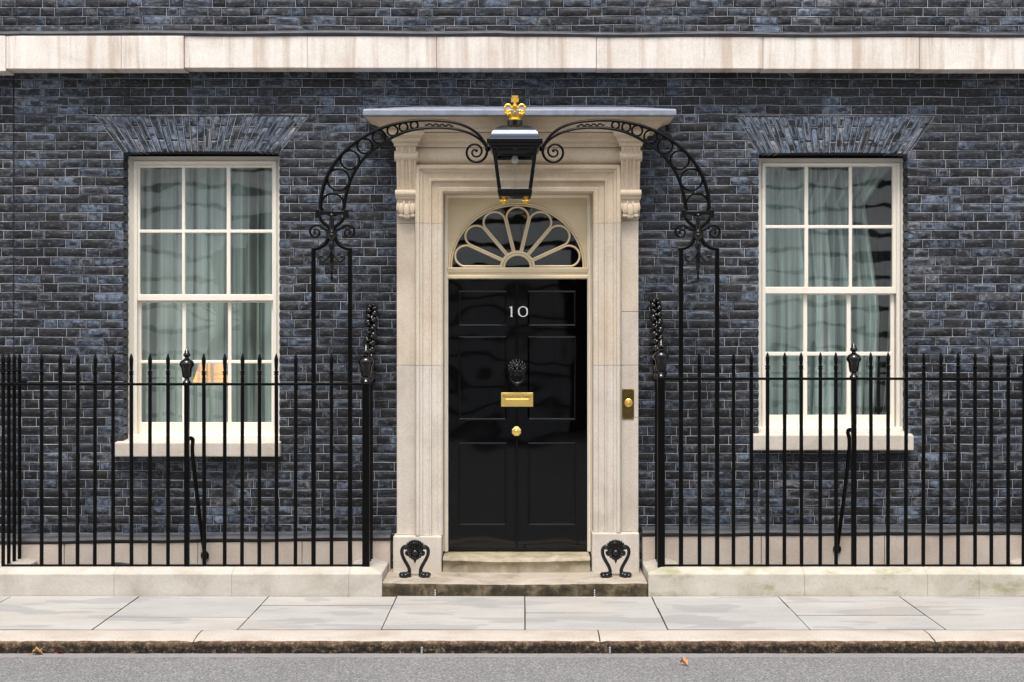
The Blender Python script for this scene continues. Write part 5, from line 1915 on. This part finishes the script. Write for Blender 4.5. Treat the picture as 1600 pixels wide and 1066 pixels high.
# lamp on a table inside the left room
lampx, lampy = PX(330, 1.4), 1.4
tl = thing('table_lamp', 'table lamp with a lit amber shade behind the net curtain', 'lamp', (lampx, lampy, PZ(690, 1.0)))
b = MB()
zs0, zs1 = PZ(597, 1.4), PZ(566, 1.4)
b.lathe([(0.165, zs0), (0.10, zs1)], (lampx, lampy, 0), 24)
b.f = b.f[:-2]
b.mi = b.mi[:-2]
b.build('lamp_shade', M['shade'], tl, smooth=60, fix=False)
b = MB()
b.lathe([(0.10, PZ(690, 1.0)), (0.10, PZ(690, 1.0) + 0.02), (0.03, PZ(690, 1.0) + 0.05), (0.07, PZ(650, 1.0)), (0.06, PZ(630, 1.0)), (0.015, PZ(612, 1.0)), (0.015, zs1)], (lampx, lampy, 0), 16)
b.build('lamp_base', M['brass_dark'], tl, smooth=50)
tb = thing('side_table', 'dark wooden table under the amber lamp inside the window', 'table', (lampx, lampy, 0.36))
b = MB()
zt = PZ(690, 1.0) - 0.002
b.box(lampx - 0.5, lampx + 0.5, lampy - 0.3, lampy + 0.35, zt - 0.04, zt)
b.build('table_top', M['drape'], tb, bevel=0.005)
for sx in (-1, 1):
    for sy in (-0.25, 0.3):
        b = MB()
        b.tube([(lampx + sx * 0.45, lampy + sy, 0.352), (lampx + sx * 0.45, lampy + sy, zt - 0.04)], 0.025, 8)
        b.build('leg', M['drape'], tb)

# ------------------------------------------------------------------ small things on the ground
def leaf(label, px, py, size, ang, mat, curl, lift=0.0):
    s = (py - VY) / (HC - ZR)
    Y = FPX / s - DW
    x = PX(px, Y)
    b = MB()
    n_ = 8
    V, F = [], []
    for i in range(n_ + 1):
        t = i / n_
        w = 0.5 * math.sin(math.pi * min(1.0, t * 1.02)) ** 0.8 * (1 + 0.35 * math.sin(t * 19))
        for k, sgn in enumerate((-1, -0.5, 0, 0.5, 1)):
            h = curl * (abs(sgn) ** 1.5) * w * 1.4 + 0.25 * curl * math.sin(t * 5)
            V.append(((t - 0.5) * size, sgn * w * size * 0.8, h * size + 0.012 + lift))
    for i in range(n_):
        for k in range(4):
            F.append((i * 5 + k, i * 5 + k + 1, (i + 1) * 5 + k + 1, (i + 1) * 5 + k))
    ca, sa = math.cos(ang), math.sin(ang)
    V = [(x + a * ca - c * sa, Y + a * sa + c * ca, ZR + h) for a, c, h in V]
    b.add(V, F)
    st = [(x - ca * size * (0.5 + 0.1 * k), Y - sa * size * (0.5 + 0.1 * k), ZR + 0.010) for k in range(4)]
    b.tube(st, 0.0025, 5)
    o = b.build('fallen_leaf', mat, smooth=70, origin=(x, Y, ZR), fix=False)
    return tag(o, label, 'leaf', 'fallen leaves on the road')


leaf('crumpled brown dry leaf lying in the gutter beside a red leaf', 59, 1024, 0.078, 0.3, M['leaf_brown'], 0.5)
leaf('small red leaf lying in the gutter against the kerb', 96, 1022, 0.055, 0.1, M['leaf_red'], 0.25)
leaf('folded orange leaf lying alone on the asphalt', 1069, 1040, 0.058, -0.5, M['leaf_orange'], 0.7)
# cable lying behind the railing
b = MB()
P = [(PX(60, -0.2), -0.18, 0.055), (PX(120, -0.2), -0.2, 0.06), (PX(135, -0.2), -0.2, 0.145), (PX(150, -0.2), -0.22, 0.06), (PX(164, -0.2), -0.24, 0.10), (PX(178, -0.2), -0.25, 0.175), (PX(196, -0.2), -0.25, 0.180), (PX(214, -0.2), -0.24, 0.15), (PX(240, -0.2), -0.22, 0.06), (PX(330, -0.2), -0.2, 0.055), (PX(420, -0.2), -0.2, 0.055)]
b.tube(smooth_path(P, 8), 0.011, 8)
tag(b.build('cable', M['rubber'], smooth=60, origin=(PX(190, -0.2), -0.22, 0.05)), 'black cable looping up from the floor behind the railing', 'cable')
# tiny steel drops on the step and kerb faces
for px, Y, za, zb_, lab in ((680, -0.708, 0.045, -0.005, 'tiny bead chain on the step face near the scraper away from the bell plate'),
                            (929, -0.708, 0.045, -0.005, 'tiny bead chain on the step face near the scraper below the bell plate'),
                            (659, YK1 - 0.012, -0.050, -0.095, 'tiny bead chain on the kerb face, the one farther from a kerb joint'),
                            (953, YK1 - 0.012, -0.050, -0.095, 'tiny bead chain on the kerb face close to a kerb joint')):
    b = MB()
    for k in range(4):
        b.ball((PX(px, Y), Y, za + (zb_ - za) * k / 3), 0.0085, 8, 6)
    b.tube([(PX(px, Y), Y, za), (PX(px, Y), Y, zb_)], 0.003, 6)
    tag(b.build('bead_chain', M['zinc'], smooth=60, origin=(PX(px, Y), Y, zb_)), lab, 'bead chain', 'bead chains on the stone faces')

# ------------------------------------------------------------------ the far side of the street (seen in the glass)
YO = -20.0
opp = thing('stone_building', 'rusticated stone building reflected in the glass across the street', 'building', (0, YO, ZR))
b = MB()
b.box(-20, 20, YO - 6, YO - 0.12, ZR, 8.5)
b.build('wall', M['joint_dirt_shade'], opp)  # dark colour behind the courses stands in for shade in their joints
arches = [-12.4, -5.2, 2.2, 9.4]
b = MB()
ch = 0.50
cz = ZR
ri = 0
while cz < 8.3:
    x = -20.0 + (0.6 if ri % 2 else 0.0)
    seg = []
    spans = []
    for a in arches:
        if cz < 4.6:
            hw_ = 1.25
            if cz + ch > 3.35:
                d = cz + ch - 3.35
                hw_ = math.sqrt(max(0.0, 1.25 ** 2 - min(d, 1.25) ** 2))
            if hw_ > 0.05:
                spans.append((a - hw_, a + hw_))
    edges = [-20.0] + [e for s in spans for e in s] + [20.0]
    for i in range(0, len(edges), 2):
        xa = edges[i]
        while xa < edges[i + 1] - 0.01:
            xb = min(edges[i + 1], xa + (1.3 if (ri + int(xa)) % 2 else 1.0))
            if edges[i + 1] - xb < 0.3:
                xb = edges[i + 1]
            b.box(xa + 0.008, xb - 0.008, YO - 0.13, YO, cz + 0.05, cz + ch - 0.05)
            xa = xb
    cz += ch
    ri += 1
o = b.build('stone_courses', M['opp'], opp)
o['kind'] = 'stuff'
for a in arches:
    b = MB()
    b.box(a - 1.2, a + 1.2, YO - 0.118, YO - 0.11, ZR, 4.4)
    b.build('window', M['dark_glass'], opp)
b = MB()
b.box(-20, 20, YO - 0.05, YO + 0.35, 8.5, 8.8)
b.build('cornice', M['opp'], opp)
# old lamp standing before it
px_, py_ = PX(345, 17 - 12.5 + 0.0), 0
SPX = -5.84
sl = thing('lamp_post', 'iron street lamp across the road reflected in the window glass', 'street lamp', (SPX, -17.0, ZR))
b = MB()
b.lathe([(0.16, ZR), (0.16, ZR + 0.3), (0.09, ZR + 0.5), (0.06, 1.2), (0.05, 3.0), (0.08, 3.05), (0.04, 3.1)], (SPX, -17, 0), 12)
b.build('post', M['iron'], sl, smooth=50)
for s in (-1, 1):
    for rr_ in (0.35, 0.55, 0.75):
        b = MB()
        b.tube([(SPX + s * rr_ * math.sin(t), -17, 2.75 - rr_ * math.cos(t) * 0.9) for t in np.linspace(0, math.pi / 2, 12)], 0.022, 6)
        b.build('arm', M['iron'], sl, smooth=60)
b = MB()
b.lathe([(0.14, 3.1), (0.26, 3.65), (0.28, 3.66), (0.24, 3.75), (0.08, 3.95), (0.06, 4.0), (0.01, 4.1)], (SPX, -17, 0), 4, rot=R(45))
b.build('lantern', M['dark_glass'], sl)
